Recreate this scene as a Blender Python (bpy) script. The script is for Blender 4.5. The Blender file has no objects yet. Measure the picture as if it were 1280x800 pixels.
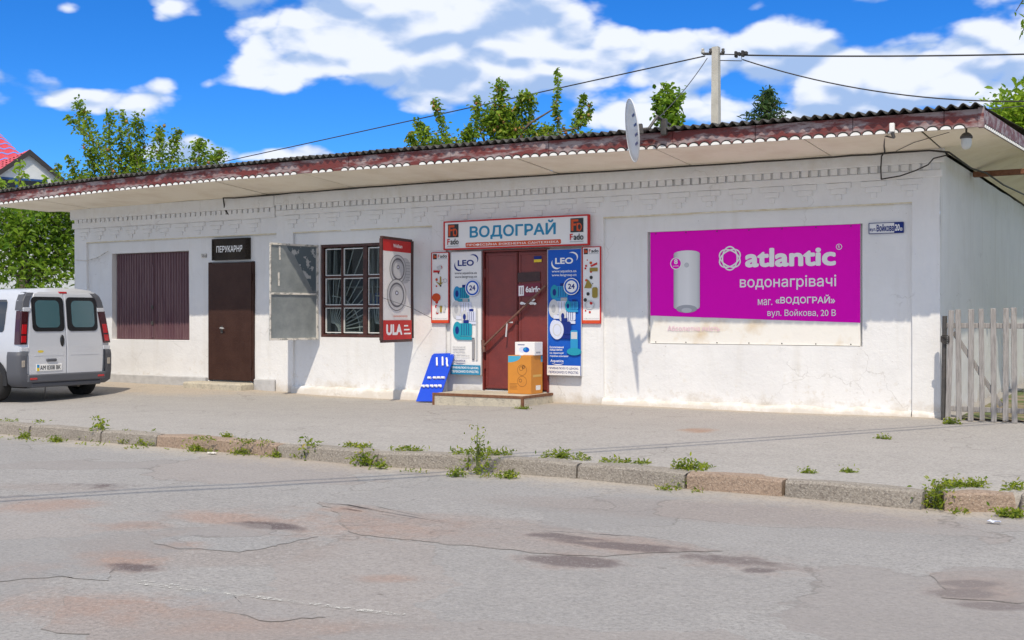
import bpy, math, random
import numpy as np
from mathutils import Vector, Matrix, noise

# ------------------------------------------------------------------ camera, sky, sun, exposure
F, HX, HY = 1433.0, 640.0, 395.0            # focal length (px of a 1280 wide picture), horizon
TH = math.radians(30.7); ST, CT = math.sin(TH), math.cos(TH)
CX, CY, CZ = 20.0, -15.86, 1.337
EXPOSURE = 0.80
SUNV = Vector((0.46, -1.0, 1.5)).normalized()
SUN_EL = math.asin(SUNV.z)

scn = bpy.context.scene
col = scn.collection
cam = bpy.data.objects.new('camera', bpy.data.cameras.new('camera')); col.objects.link(cam)
cam.location = (CX, CY, CZ); cam.rotation_euler = (math.radians(90), 0, TH)
cam.data.sensor_width = 36; cam.data.lens = 36 * F / 1280
cam.data.shift_y = -(400 - HY) / 1280; cam.data.clip_end = 3000
scn.camera = cam
scn.cycles.max_bounces = 6; scn.cycles.diffuse_bounces = 4; scn.cycles.transparent_max_bounces = 6
scn.view_settings.view_transform = 'Standard'; scn.view_settings.look = 'None'
scn.view_settings.gamma = 1; scn.view_settings.use_curve_mapping = False
scn.view_settings.exposure = EXPOSURE

sun = bpy.data.objects.new('sun', bpy.data.lights.new('sun', 'SUN')); col.objects.link(sun)
sun.data.energy = 2.1; sun.data.angle = math.radians(0.53); sun.data.color = (1.0, 0.885, 0.72)
sun.rotation_euler = SUNV.to_track_quat('Z', 'Y').to_euler(); sun.location = (40, -60, 90)

def ray(px, py):
    a, b = (px - HX) / F, (HY - py) / F
    return Vector((CT * a - ST, ST * a + CT, b))       # world direction at unit depth
def azel(px, py):
    d = ray(px, py).normalized(); return math.atan2(d.x, d.y), math.asin(d.z)

world = bpy.data.worlds.new('World'); scn.world = world; world.use_nodes = True
SKY_STR = 0.15
def build_sky():
    nt = world.node_tree; N, L = nt.nodes, nt.links
    N.clear()
    out = N.new('ShaderNodeOutputWorld'); bg = N.new('ShaderNodeBackground')
    bg.inputs['Strength'].default_value = SKY_STR; L.new(bg.outputs[0], out.inputs[0])
    sky = N.new('ShaderNodeTexSky'); sky.sky_type = 'NISHITA'; sky.sun_disc = False
    sky.sun_elevation = SUN_EL; sky.sun_rotation = math.atan2(SUNV.x, SUNV.y)
    sky.altitude = 1500; sky.air_density = 0.9; sky.dust_density = 0.0; sky.ozone_density = 4.0
    hs = N.new('ShaderNodeHueSaturation'); hs.inputs['Saturation'].default_value = 1.3; hs.inputs['Value'].default_value = 1.0
    L.new(sky.outputs[0], hs.inputs['Color'])
    tn = N.new('ShaderNodeMix'); tn.data_type = 'RGBA'; tn.blend_type = 'MULTIPLY'; tn.inputs[0].default_value = 1.0
    L.new(hs.outputs[0], tn.inputs[6]); tn.inputs[7].default_value = (.28, .475, .65, 1)
    tc = N.new('ShaderNodeTexCoord')
    def math_(op, a, b=None, c=None):
        m = N.new('ShaderNodeMath'); m.operation = op
        for i, v in enumerate((a, b, c)):
            if v is None: continue
            if isinstance(v, (int, float)): m.inputs[i].default_value = v
            else: L.new(v, m.inputs[i])
        return m.outputs[0]
    def vec(op, a, b=None, c=None, o=0):
        m = N.new('ShaderNodeVectorMath'); m.operation = op
        for i, v in enumerate((a, b, c)):
            if v is None: continue
            if isinstance(v, tuple): m.inputs[i].default_value = v
            else: L.new(v, m.inputs[i])
        return m.outputs[o]
    def mapr(v, a, b, c, d, typ='SMOOTHSTEP'):
        m = N.new('ShaderNodeMapRange'); m.interpolation_type = typ
        for i, x in enumerate((a, b, c, d)): m.inputs[i + 1].default_value = x
        L.new(v, m.inputs[0]); return m.outputs[0]
    def noi(v, sc, det, rough, off=(0, 0, 0), dist=0.0):
        n = N.new('ShaderNodeTexNoise'); n.inputs['Scale'].default_value = sc; n.inputs['Detail'].default_value = det
        n.inputs['Roughness'].default_value = rough; n.inputs['Distortion'].default_value = dist
        L.new(vec('ADD', v, off), n.inputs['Vector']); return n.outputs[0]
    d = vec('NORMALIZE', tc.outputs['Generated'])
    sep = N.new('ShaderNodeSeparateXYZ'); L.new(d, sep.inputs[0])
    az = math_('ARCTAN2', sep.outputs[0], sep.outputs[1]); el = math_('ARCSINE', sep.outputs[2])
    cmb = N.new('ShaderNodeCombineXYZ'); L.new(az, cmb.inputs[0]); L.new(el, cmb.inputs[1])
    flat = cmb.outputs[0]
    # cloud banks (amount, centre and half size in picture pixels of where they stand in the sky)
    banks = [(-.36, 640, 60, 1100, 360), (.50, 400, 35, 150, 62), (.42, 345, 92, 95, 30), (.40, 560, 40, 170, 85), (.32, 545, 122, 130, 40),
             (.45, 700, 55, 130, 80), (.22, 650, 95, 150, 50), (.50, 832, 72, 78, 70), (.48, 960, 62, 110, 50),
             (.34, 1130, 80, 210, 54), (.28, 1000, 138, 330, 30), (.34, 130, 126, 100, 26), (.26, 195, 112, 60, 26),
             (.40, 205, 22, 26, 30), (.34, 372, 192, 70, 17), (.40, 215, 192, 90, 26), (.26, 85, 11, 22, 10),
             (.3, 590, 190, 110, 22),
             (-.55, 120, 60, 130, 60), (-.5, 330, 150, 150, 40), (-.40, 842, 14, 60, 26), (-.16, 1080, 30, 240, 26),
             (-.30, 262, 105, 55, 32), (-.25, 480, 170, 90, 28), (-.45, 30, 160, 110, 40), (-.3, 285, 215, 200, 15)]
    acc = None
    for amp, cx, cy, rx, ry in banks:
        a0, e0 = azel(cx, cy); a1, _ = azel(cx + rx, cy); _, e1 = azel(cx, cy - ry)
        sx, sy = 1 / abs(a1 - a0), 1 / abs(e1 - e0)
        ln = vec('LENGTH', vec('MULTIPLY_ADD', flat, (sx, sy, 0), (-a0 * sx, -e0 * sy, 0)), o=1)
        g = mapr(ln, 0.0, 1.35, amp, 0.0)
        acc = g if acc is None else math_('ADD', acc, g)
    dz = vec('MULTIPLY', d, (1, 1, 1.9))
    n_big = noi(dz, 3.2, 2, .5, (3.1, 1.7, .4))
    n1 = noi(dz, 9.0, 5, .57, (0.3, 5.2, 1.1))
    n1s = noi(dz, 9.0, 3, .57, (0.3 + .006, 5.2 - .004, 1.1 + .05))
    def puff(off):
        v = N.new('ShaderNodeTexVoronoi'); v.feature = 'F1'; v.inputs['Scale'].default_value = 17.0; v.inputs['Detail'].default_value = 1.0; v.inputs['Roughness'].default_value = .55
        L.new(vec('ADD', vec('ADD', dz, off), wv), v.inputs['Vector']); return v.outputs['Distance']
    wn = N.new('ShaderNodeTexNoise'); wn.inputs['Scale'].default_value = 14.0; wn.inputs['Detail'].default_value = 1; L.new(dz, wn.inputs['Vector'])
    wv = vec('MULTIPLY_ADD', wn.outputs['Color'], (.05, .05, .05), (-.025, -.025, -.025))
    pf, pfs = puff((0, 0, 0)), puff((.004, -.004, .022))
    dens = math_('ADD', math_('ADD', acc, math_('MULTIPLY_ADD', n1, 1.05, -.525)), math_('MULTIPLY_ADD', n_big, .5, .10))
    dens = math_('ADD', dens, math_('MULTIPLY_ADD', pf, -.42, .275))
    mask = mapr(dens, 0.05, 0.26, 0, 1)
    light = math_('ADD', math_('MULTIPLY', math_('SUBTRACT', n1, n1s), 3.8), .62)
    light = math_('ADD', light, math_('MULTIPLY', math_('SUBTRACT', pfs, pf), 1.5))
    light = math_('SUBTRACT', light, mapr(dens, .30, .95, 0, .36))
    light = mapr(light, 0.05, 0.95, 0, 1)
    cr = N.new('ShaderNodeMix'); cr.data_type = 'RGBA'; L.new(light, cr.inputs[0])
    k = 1 / SKY_STR
    cr.inputs[6].default_value = (.23 * k, .32 * k, .49 * k, 1); cr.inputs[7].default_value = (.54 * k, .565 * k, .62 * k, 1)
    mx = N.new('ShaderNodeMix'); mx.data_type = 'RGBA'
    L.new(math_('MULTIPLY', mask, .96), mx.inputs[0]); L.new(tn.outputs[2], mx.inputs[6]); L.new(cr.outputs[2], mx.inputs[7])
    L.new(mx.outputs[2], bg.inputs[0])
build_sky()

# ------------------------------------------------------------------ helpers: pixels to places
def W(px, py, y=0.0):                      # point on the plane y = const (walls parallel to the front)
    r = ray(px, py); Z = (y - CY) / r.y
    return Vector((CX + Z * r.x, y, CZ + Z * r.z))
def G(px, py, z=0.0):                      # point on a horizontal plane
    r = ray(px, py); Z = (z - CZ) / r.z
    return Vector((CX + Z * r.x, CY + Z * r.y, z))
def D(px, py, Z):                          # point at a depth
    r = ray(px, py); return Vector((CX + Z * r.x, CY + Z * r.y, CZ + Z * r.z))
def S(px, y=0.0): return W(px, 395, y).x
def ZZ(px, py, y=0.0): return W(px, py, y).z
def camvec(x, up, z): return Vector((CT * x - ST * z, ST * x + CT * z, up))

KZ, RZ, KY = -0.045, -0.19, -6.35
def smooth(t): t = max(0, min(1, t)); return t * t * (3 - 2 * t)
def zg(s, y):                              # pavement height
    t = smooth(-y / 6.3)
    w = -0.085 * math.exp(-((s - 8) / 3.0) ** 2) - .02 * math.exp(-((s - 14.5) / 2) ** 2)
    z = (1 - t) * w + t * KZ
    z -= 0.12 * math.exp(-(((s - 1.5) / 4.0) ** 2 + ((y + 3.0) / 1.9) ** 2)) * smooth(-y / .8)
    return z

# ------------------------------------------------------------------ helpers: materials
MATS = {}
def mat(name, c, rough=.6, c2=None, ns=6.0, nthr=(.35, .65), bump=None, metal=0.0, det=6, spec=.5, stretch=None, c3=None, n3=40.0, coat=0.0, isl=0.0):
    if name in MATS: return MATS[name]
    m = bpy.data.materials.new(name); m.use_nodes = True; nt = m.node_tree; N, L = nt.nodes, nt.links
    b = N['Principled BSDF']; b.inputs['Roughness'].default_value = rough; b.inputs['Metallic'].default_value = metal
    b.inputs['Specular IOR Level'].default_value = spec; b.inputs['Coat Weight'].default_value = coat
    c = tuple(c) + (1,) ; b.inputs['Base Color'].default_value = c
    tc = N.new('ShaderNodeTexCoord'); co = tc.outputs['Object']
    if stretch:
        mp = N.new('ShaderNodeMapping'); mp.inputs['Scale'].default_value = stretch; L.new(co, mp.inputs[0]); co = mp.outputs[0]
    def noi(sc, d=det):
        n = N.new('ShaderNodeTexNoise'); n.inputs['Scale'].default_value = sc; n.inputs['Detail'].default_value = d
        n.inputs['Roughness'].default_value = .6; L.new(co, n.inputs['Vector']); return n.outputs[0]
    def ramp(v, a, bb):
        r = N.new('ShaderNodeMapRange'); r.inputs[1].default_value = a; r.inputs[2].default_value = bb; L.new(v, r.inputs[0]); return r.outputs[0]
    cur = None
    def mixc(fac, a, bcol):
        mx = N.new('ShaderNodeMix'); mx.data_type = 'RGBA'; L.new(fac, mx.inputs[0])
        if a is None: mx.inputs[6].default_value = c
        else: L.new(a, mx.inputs[6])
        mx.inputs[7].default_value = tuple(bcol) + (1,); return mx.outputs[2]
    if c2 is not None: cur = mixc(ramp(noi(ns), *nthr), cur, c2)
    if c3 is not None: cur = mixc(ramp(noi(n3), .52, .68), cur, c3)
    if isl:
        ge = N.new('ShaderNodeNewGeometry'); hv = N.new('ShaderNodeHueSaturation')
        L.new(ramp_id(N, L, ge.outputs['Random Per Island'], 1 - isl, 1 + isl), hv.inputs['Value'])
        if cur is None: hv.inputs['Color'].default_value = c
        else: L.new(cur, hv.inputs['Color'])
        cur = hv.outputs[0]
    if cur is not None: L.new(cur, b.inputs['Base Color'])
    if bump:
        bp = N.new('ShaderNodeBump'); bp.inputs['Strength'].default_value = bump[1]; bp.inputs['Distance'].default_value = bump[2] if len(bump) > 2 else .02
        L.new(noi(bump[0], 8), bp.inputs['Height']); L.new(bp.outputs[0], b.inputs['Normal'])
    MATS[name] = m; return m
def ramp_id(N, L, v, a, b):
    r = N.new('ShaderNodeMapRange'); r.inputs[3].default_value = a; r.inputs[4].default_value = b; L.new(v, r.inputs[0]); return r.outputs[0]

def nodes_of(name):
    m = bpy.data.materials.new(name); m.use_nodes = True; MATS[name] = m
    return m, m.node_tree.nodes, m.node_tree.links, m.node_tree.nodes['Principled BSDF']
class NB:                                   # small node builder
    def __init__(s, N, L): s.N, s.L = N, L
    def link(s, v, inp):
        if isinstance(v, (int, float)): inp.default_value = v
        elif isinstance(v, tuple): inp.default_value = v if len(v) == len(inp.default_value) else v + (1,)
        else: s.L.new(v, inp)
    def m(s, op, a, b=0.0, c=0.0):
        n = s.N.new('ShaderNodeMath'); n.operation = op
        for i, v in enumerate((a, b, c)): s.link(v, n.inputs[i])
        return n.outputs[0]
    def noise(s, co, sc, det=6, rough=.6, dist=0.0):
        n = s.N.new('ShaderNodeTexNoise'); n.inputs['Scale'].default_value = sc; n.inputs['Detail'].default_value = det
        n.inputs['Roughness'].default_value = rough; n.inputs['Distortion'].default_value = dist; s.L.new(co, n.inputs['Vector']); return n.outputs[0]
    def mp(s, co, scale):
        n = s.N.new('ShaderNodeMapping'); n.inputs['Scale'].default_value = scale; s.L.new(co, n.inputs[0]); return n.outputs[0]
    def r(s, v, a, b, c=0.0, d=1.0, typ='LINEAR'):
        n = s.N.new('ShaderNodeMapRange'); n.interpolation_type = typ
        for i, x in enumerate((a, b, c, d)): n.inputs[i + 1].default_value = x
        s.link(v, n.inputs[0]); return n.outputs[0]
    def mix(s, f, a, b):
        n = s.N.new('ShaderNodeMix'); n.data_type = 'RGBA'
        s.link(f, n.inputs[0]); s.link(a, n.inputs[6]); s.link(b, n.inputs[7]); return n.outputs[2]
    def attr(s, name):
        n = s.N.new('ShaderNodeAttribute'); n.attribute_name = name; return n.outputs['Fac']
    def bump(s, h, st, dist, b, nrm=None):
        n = s.N.new('ShaderNodeBump'); n.inputs['Strength'].default_value = st; n.inputs['Distance'].default_value = dist
        s.L.new(h, n.inputs['Height'])
        if nrm is not None: s.L.new(nrm, n.inputs['Normal'])
        s.L.new(n.outputs[0], b.inputs['Normal']); return n.outputs[0]

def plaster():
    m, N, L, b = nodes_of('plaster'); q = NB(N, L)
    co = N.new('ShaderNodeNewGeometry').outputs['Position']
    sp = N.new('ShaderNodeSeparateXYZ'); L.new(co, sp.inputs[0]); z = sp.outputs[2]
    c = q.mix(q.r(q.noise(co, 1.3, 5), .35, .7), (.79, .79, .785), (.75, .75, .75))
    streak = q.noise(q.mp(co, (5, 5, .5)), 1.0, 5)
    c = q.mix(q.m('MULTIPLY', q.r(streak, .54, .74), .30), c, (.60, .57, .51))
    # splash-back and flaking at the foot of the wall
    edge = q.m('ADD', z, q.m('MULTIPLY', q.m('SUBTRACT', q.noise(co, 3.0, 7, .7), .5), .75))
    c = q.mix(q.m('MULTIPLY', q.r(edge, .16, -.02), .60), c, (.50, .43, .33))
    fl = q.m('MULTIPLY', q.r(q.noise(co, 9, 6), .60, .67), q.r(z, .9, .05))
    c = q.mix(q.m('MULTIPLY', fl, .45), c, (.60, .55, .46))
    # dirt on the ledges of the cornice
    dz = q.m('MULTIPLY', q.r(z, 2.95, 3.3), q.r(q.noise(co, 6, 6), .47, .62))
    c = q.mix(q.m('MULTIPLY', dz, .14), c, (.60, .55, .45))
    pt_ = q.r(q.noise(co, .9, 3), .52, .56); c = q.mix(q.m('MULTIPLY', pt_, .12), c, (.60, .60, .60))
    vo = N.new('ShaderNodeTexVoronoi'); vo.feature = 'DISTANCE_TO_EDGE'; vo.inputs['Scale'].default_value = .7
    wob = N.new('ShaderNodeTexNoise'); wob.inputs['Scale'].default_value = 2.2; wob.inputs['Detail'].default_value = 6; L.new(co, wob.inputs['Vector'])
    vm = N.new('ShaderNodeVectorMath'); vm.operation = 'MULTIPLY_ADD'; L.new(wob.outputs['Color'], vm.inputs[0]); vm.inputs[1].default_value = (.8,) * 3; L.new(co, vm.inputs[2]); L.new(vm.outputs[0], vo.inputs['Vector'])
    ck = q.m('MULTIPLY', q.r(vo.outputs['Distance'], .006, .0), q.r(q.noise(co, .8, 2), .52, .6))
    c = q.mix(q.m('MULTIPLY', ck, .4), c, (.35, .33, .30))
    speck = q.r(q.noise(co, 28, 2), .735, .76)
    c = q.mix(q.m('MULTIPLY', speck, .55), c, (.35, .33, .3))
    L.new(c, b.inputs['Base Color']); b.inputs['Roughness'].default_value = .85; b.inputs['Specular IOR Level'].default_value = .25
    h = q.m('ADD', q.m('MULTIPLY', q.noise(co, 4, 4), 1.6), q.m('MULTIPLY', q.noise(co, 30, 8, .65), .5))
    q.bump(h, .38, .02, b); return m
plaster()

def ground_mat(name, base, base2, warm, kind):
    m, N, L, b = nodes_of(name); q = NB(N, L)
    co = N.new('ShaderNodeTexCoord').outputs['Object']
    str_ = q.mp(co, (.35, 1, 1))
    c = q.mix(q.r(q.noise(str_, .7, 6), .32, .68), base, base2)
    c = q.mix(q.m('MULTIPLY', q.r(q.noise(co, 2.6, 8, .65), .42, .7), .5), c, tuple(x * .80 for x in base))
    if kind == 'road':
        fine = q.noise(co, 5, 8, .65)
        rust = q.attr('rust'); stain = q.attr('stain'); dust = q.attr('dust'); patch = q.attr('patch')
        pr = q.r(q.m('ADD', patch, q.m('MULTIPLY', q.m('SUBTRACT', fine, .5), .35)), .42, .58)
        c = q.mix(q.m('MULTIPLY', pr, .55), c, (.27, .232, .212))
        rr = q.r(q.m('ADD', rust, q.m('MULTIPLY', q.m('SUBTRACT', fine, .5), .75)), .22, .75, typ='SMOOTHSTEP')
        c = q.mix(q.m('MULTIPLY', rr, .62), c, (.33, .205, .15))
        ss = q.r(q.m('ADD', stain, q.m('MULTIPLY', q.m('SUBTRACT', fine, .5), .7)), .30, .62, typ='SMOOTHSTEP')
        c = q.mix(q.m('MULTIPLY', ss, .88), c, (.085, .060, .062))
        du = q.r(q.m('ADD', dust, q.m('MULTIPLY', q.m('SUBTRACT', fine, .5), .8)), .3, .8)
        c = q.mix(q.m('MULTIPLY', du, .75), c, (.47, .405, .32))
    else:
        dust = q.attr('dust'); fine = q.noise(co, 3, 7, .65)
        du = q.r(q.m('ADD', dust, q.m('MULTIPLY', q.m('SUBTRACT', fine, .5), .9)), .35, .8)
        c = q.mix(q.m('MULTIPLY', du, .75), c, warm)
        stain = q.attr('stain')
        ss = q.r(q.m('ADD', stain, q.m('MULTIPLY', q.m('SUBTRACT', fine, .5), .6)), .3, .7)
        c = q.mix(q.m('MULTIPLY', ss, .7), c, (.34, .19, .11))
    # aggregate, small dark scars, cracks
    sp = q.noise(co, 130, 3, .7)
    c = q.mix(q.r(sp, .55, .75, 0, .40), c, tuple(x * .45 for x in base))
    c = q.mix(q.r(sp, .42, .28, 0, .35), c, tuple(min(1, x * 1.8) for x in base))
    gr_ = q.noise(co, 38, 4, .75)
    c = q.mix(q.r(gr_, .52, .62, 0, .58), c, tuple(x * .55 for x in base)); c = q.mix(q.r(gr_, .46, .36, 0, .34), c, tuple(min(1, x * 1.5) for x in base))
    scar = q.r(q.noise(q.mp(co, (6, 13, 6)), 1.0, 3), .70, .735)
    c = q.mix(q.m('MULTIPLY', scar, .6), c, (.06, .055, .05))
    vo = N.new('ShaderNodeTexVoronoi'); vo.feature = 'DISTANCE_TO_EDGE'; vo.inputs['Scale'].default_value = .55
    wob = N.new('ShaderNodeTexNoise'); wob.inputs['Scale'].default_value = 1.6; wob.inputs['Detail'].default_value = 8; L.new(co, wob.inputs['Vector'])
    vm = N.new('ShaderNodeVectorMath'); vm.operation = 'MULTIPLY_ADD'; L.new(wob.outputs['Color'], vm.inputs[0]); vm.inputs[1].default_value = (1.1,) * 3; L.new(co, vm.inputs[2])
    L.new(vm.outputs[0], vo.inputs['Vector'])
    if kind == 'road':
        vc = N.new('ShaderNodeTexVoronoi'); vc.inputs['Scale'].default_value = .55; L.new(vm.outputs[0], vc.inputs['Vector'])
        sc_ = N.new('ShaderNodeSeparateColor'); L.new(vc.outputs['Color'], sc_.inputs[0])
        c = q.mix(q.r(sc_.outputs[0], .6, .95, 0, .28), c, (.29, .24, .215)); c = q.mix(q.r(sc_.outputs[1], .55, .95, 0, .36), c, (.235, .228, .225))
    cm = q.m('MULTIPLY', q.r(vo.outputs['Distance'], .012, .0), q.r(q.noise(co, .5, 2), .45, .6))
    c = q.mix(q.m('MULTIPLY', cm, .38 if kind == 'road' else .35), c, (.07, .062, .055))
    L.new(c, b.inputs['Base Color']); b.inputs['Roughness'].default_value = .9; b.inputs['Specular IOR Level'].default_value = .3
    h = q.m('ADD', q.m('MULTIPLY', q.noise(co, 90, 3, .7), .35), q.m('MULTIPLY', q.noise(co, 6, 4, .6), 1.2))
    q.bump(h, .7, .018, b); return m
ground_mat('road_asphalt', (.325, .316, .306), (.292, .281, .271), None, 'road')
ground_mat('pavement_asphalt', (.385, .366, .342), (.35, .332, .31), (.48, .40, .305), 'pavement')

def leaf_mat(name, c1, c2, c3=None):
    m, N, L, b = nodes_of(name); q = NB(N, L)
    ge = N.new('ShaderNodeNewGeometry')
    rp = N.new('ShaderNodeValToRGB'); L.new(ge.outputs['Random Per Island'], rp.inputs[0])
    e = rp.color_ramp.elements; e[0].color = c1 + (1,); e[1].color = c2 + (1,)
    if c3: n = e.new(.93); n.color = c2 + (1,); e[2].color = c3 + (1,)
    L.new(rp.outputs[0], b.inputs['Base Color']); b.inputs['Roughness'].default_value = .5; b.inputs['Specular IOR Level'].default_value = .35
    tr = N.new('ShaderNodeBsdfTranslucent'); mx = N.new('ShaderNodeMixShader'); mx.inputs[0].default_value = .38
    hv = N.new('ShaderNodeHueSaturation'); hv.inputs['Value'].default_value = 1.5; hv.inputs['Hue'].default_value = .485; L.new(rp.outputs[0], hv.inputs['Color']); L.new(hv.outputs[0], tr.inputs[0])
    L.new(b.outputs[0], mx.inputs[1]); L.new(tr.outputs[0], mx.inputs[2]); L.new(mx.outputs[0], N['Material Output'].inputs[0]); return m
leaf_mat('leaf_pear', (.055, .14, .010), (.28, .41, .035), (.36, .24, .05))
leaf_mat('leaf_bush', (.06, .15, .010), (.24, .38, .03))
leaf_mat('leaf_light', (.12, .24, .012), (.32, .46, .04))
leaf_mat('leaf_spruce', (.03, .075, .02), (.085, .15, .04))
leaf_mat('leaf_weed', (.08, .15, .012), (.30, .36, .03), (.42, .34, .12))
mat('bark', (.10, .075, .055), .9, (.16, .13, .10), 12, bump=(20, .6))

def glass_mat(name, tint=(.9, .95, .95), rough=.02, transp=.75):
    m, N, L, b = nodes_of(name)
    b.inputs['Base Color'].default_value = (.02, .025, .03, 1); b.inputs['Roughness'].default_value = rough
    t = N.new('ShaderNodeBsdfTransparent'); t.inputs[0].default_value = tint + (1,)
    mx = N.new('ShaderNodeMixShader'); mx.inputs[0].default_value = transp
    L.new(b.outputs[0], mx.inputs[1]); L.new(t.outputs[0], mx.inputs[2]); L.new(mx.outputs[0], N['Material Output'].inputs[0])
    return m
glass_mat('glass')
glass_mat('car_glass', (.35, .45, .45), .01, .12); MATS['car_glass'].node_tree.nodes['Principled BSDF'].inputs['Base Color'].default_value = (.05, .13, .15, 1); MATS['car_glass'].node_tree.nodes['Principled BSDF'].inputs['IOR'].default_value = 2.6

# ------------------------------------------------------------------ helpers: meshes and objects
def rootloc(o):
    v = Vector((0, 0, 0))
    while o is not None: v += o.location; o = o.parent
    return v
class MB:
    def __init__(s): s.v = []; s.f = []; s.mi = []; s.k = 0
    def add(s, vs, fs):
        b = len(s.v); s.v += [tuple(x) for x in vs]; s.f += [tuple(b + i for i in f) for f in fs]; s.mi += [s.k] * len(fs); return s
    def box(s, x0, x1, y0, y1, z0, z1):
        return s.add([(x, y, z) for x in (x0, x1) for y in (y0, y1) for z in (z0, z1)],
                     [(0, 1, 3, 2), (4, 6, 7, 5), (0, 4, 5, 1), (2, 3, 7, 6), (0, 2, 6, 4), (1, 5, 7, 3)])
    def bbox(s, x0, x1, y0, y1, z0, z1, b=.01):          # bevelled box
        vs, fs = [], []
        xs = (x0, x1); ys = (y0, y1); zs = (z0, z1); idx = {}
        for i in (0, 1):
            for j in (0, 1):
                for k in (0, 1):
                    sx, sy, sz = (1 - 2 * i) * b, (1 - 2 * j) * b, (1 - 2 * k) * b
                    for a in range(3):
                        p = [xs[i] + sx, ys[j] + sy, zs[k] + sz]; p[a] = (xs[i], ys[j], zs[k])[a]
                        idx[i, j, k, a] = len(vs); vs.append(p)
        for a in range(3):
            for e in (0, 1):
                o = [t for t in range(3) if t != a]; q = []
                for u, w in ((0, 0), (1, 0), (1, 1), (0, 1)):
                    t = [0, 0, 0]; t[a] = e; t[o[0]] = u; t[o[1]] = w; q.append(idx[tuple(t) + (a,)])
                fs.append(tuple(q))
        for a in range(3):
            o = [t for t in range(3) if t != a]
            for u in (0, 1):
                for w in (0, 1):
                    q = []
                    for e in (0, 1):
                        t = [0, 0, 0]; t[a] = e; t[o[0]] = u; t[o[1]] = w
                        q.append((idx[tuple(t) + (o[0],)], idx[tuple(t) + (o[1],)]))
                    fs.append((q[0][0], q[0][1], q[1][1], q[1][0]))
        for i in (0, 1):
            for j in (0, 1):
                for k in (0, 1): fs.append((idx[i, j, k, 0], idx[i, j, k, 1], idx[i, j, k, 2]))
        return s.add(vs, fs)
    def tube(s, pts, r, n=6, cap=True):
        pts = [Vector(p) for p in pts]; rs = r if isinstance(r, (list, tuple)) else [r] * len(pts)
        vs, fs = [], []; up = None
        for i, p in enumerate(pts):
            t = (pts[min(i + 1, len(pts) - 1)] - pts[max(i - 1, 0)]).normalized()
            a = t.orthogonal().normalized() if up is None else (up - t * up.dot(t)).normalized()
            up = a; bb = t.cross(a)
            for k in range(n):
                w = 2 * math.pi * k / n; vs.append(p + (a * math.cos(w) + bb * math.sin(w)) * rs[i])
        for i in range(len(pts) - 1):
            for k in range(n):
                fs.append((i * n + k, i * n + (k + 1) % n, (i + 1) * n + (k + 1) % n, (i + 1) * n + k))
        if cap: fs.append(tuple(range(n))[::-1]); fs.append(tuple((len(pts) - 1) * n + k for k in range(n)))
        return s.add(vs, fs)
    def lathe(s, prof, n=16, c=(0, 0, 0)):               # (r, z) profile about z
        vs = [(c[0] + r * math.cos(2 * math.pi * k / n), c[1] + r * math.sin(2 * math.pi * k / n), c[2] + z) for r, z in prof for k in range(n)]
        fs = [(i * n + k, i * n + (k + 1) % n, (i + 1) * n + (k + 1) % n, (i + 1) * n + k) for i in range(len(prof) - 1) for k in range(n)]
        return s.add(vs, fs)
    def prism(s, pts, y0, y1):                            # (x, z) polygon between two y
        n = len(pts); vs = [(x, y0, z) for x, z in pts] + [(x, y1, z) for x, z in pts]
        fs = [tuple(range(n)), tuple(range(2 * n - 1, n - 1, -1))] + [(i, n + i, n + (i + 1) % n, (i + 1) % n) for i in range(n)]
        return s.add(vs, fs)
    def sphere(s, c, r, n=8, m=6, sc=(1, 1, 1)):
        c = Vector(c); vs, fs = [], []
        for i in range(m + 1):
            t = math.pi * i / m
            for k in range(n):
                w = 2 * math.pi * k / n
                vs.append(c + Vector((r * sc[0] * math.sin(t) * math.cos(w), r * sc[1] * math.sin(t) * math.sin(w), r * sc[2] * math.cos(t))))
        for i in range(m):
            for k in range(n): fs.append((i * n + k, (i + 1) * n + k, (i + 1) * n + (k + 1) % n, i * n + (k + 1) % n))
        return s.add(vs, fs)
    def xf(s, M):
        s.v = [tuple(M @ Vector(p)) for p in s.v]; return s
    def mesh(s, name, mats, smoothf=False):
        me = bpy.data.meshes.new(name); me.from_pydata(s.v, [], s.f)
        for m in (mats if isinstance(mats, (list, tuple)) else [mats]): me.materials.append(MATS[m] if isinstance(m, str) else m)
        if max(s.mi, default=0): me.polygons.foreach_set('material_index', s.mi)
        if smoothf: me.polygons.foreach_set('use_smooth', [True] * len(s.f))
        return me
    def build(s, name, mats, parent=None, local=False, smoothf=False, fix=True):
        if parent is not None and not local:
            o = rootloc(parent); s.v = [(p[0] - o.x, p[1] - o.y, p[2] - o.z) for p in s.v]
        me = s.mesh(name, mats, smoothf)
        if fix: recalc(me)
        return link(name, me, parent)
def recalc(me):
    import bmesh
    bm = bmesh.new(); bm.from_mesh(me); bmesh.ops.recalc_face_normals(bm, faces=bm.faces); bm.to_mesh(me); bm.free()
def link(name, me, parent=None, loc=None, rot=None):
    o = bpy.data.objects.new(name, me); col.objects.link(o)
    if parent is not None: o.parent = parent
    if loc is not None: o.location = loc
    if rot is not None: o.rotation_euler = rot
    return o
def tag(o, label=None, cat=None, group=None, kind=None):
    if label: o['label'] = label
    if cat: o['category'] = cat
    if group: o['group'] = group
    if kind: o['kind'] = kind
    return o
def thing(name, label, cat, loc=(0, 0, 0), group=None, rotz=0.0):
    o = bpy.data.objects.new(name, None); col.objects.link(o); o.location = loc; o.rotation_euler = (0, 0, rotz); o.empty_display_size = .2
    return tag(o, label, cat, group)
def nz(x, y, z=0.0): return noise.noise(Vector((x, y, z)))
R = random.Random(7)

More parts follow.
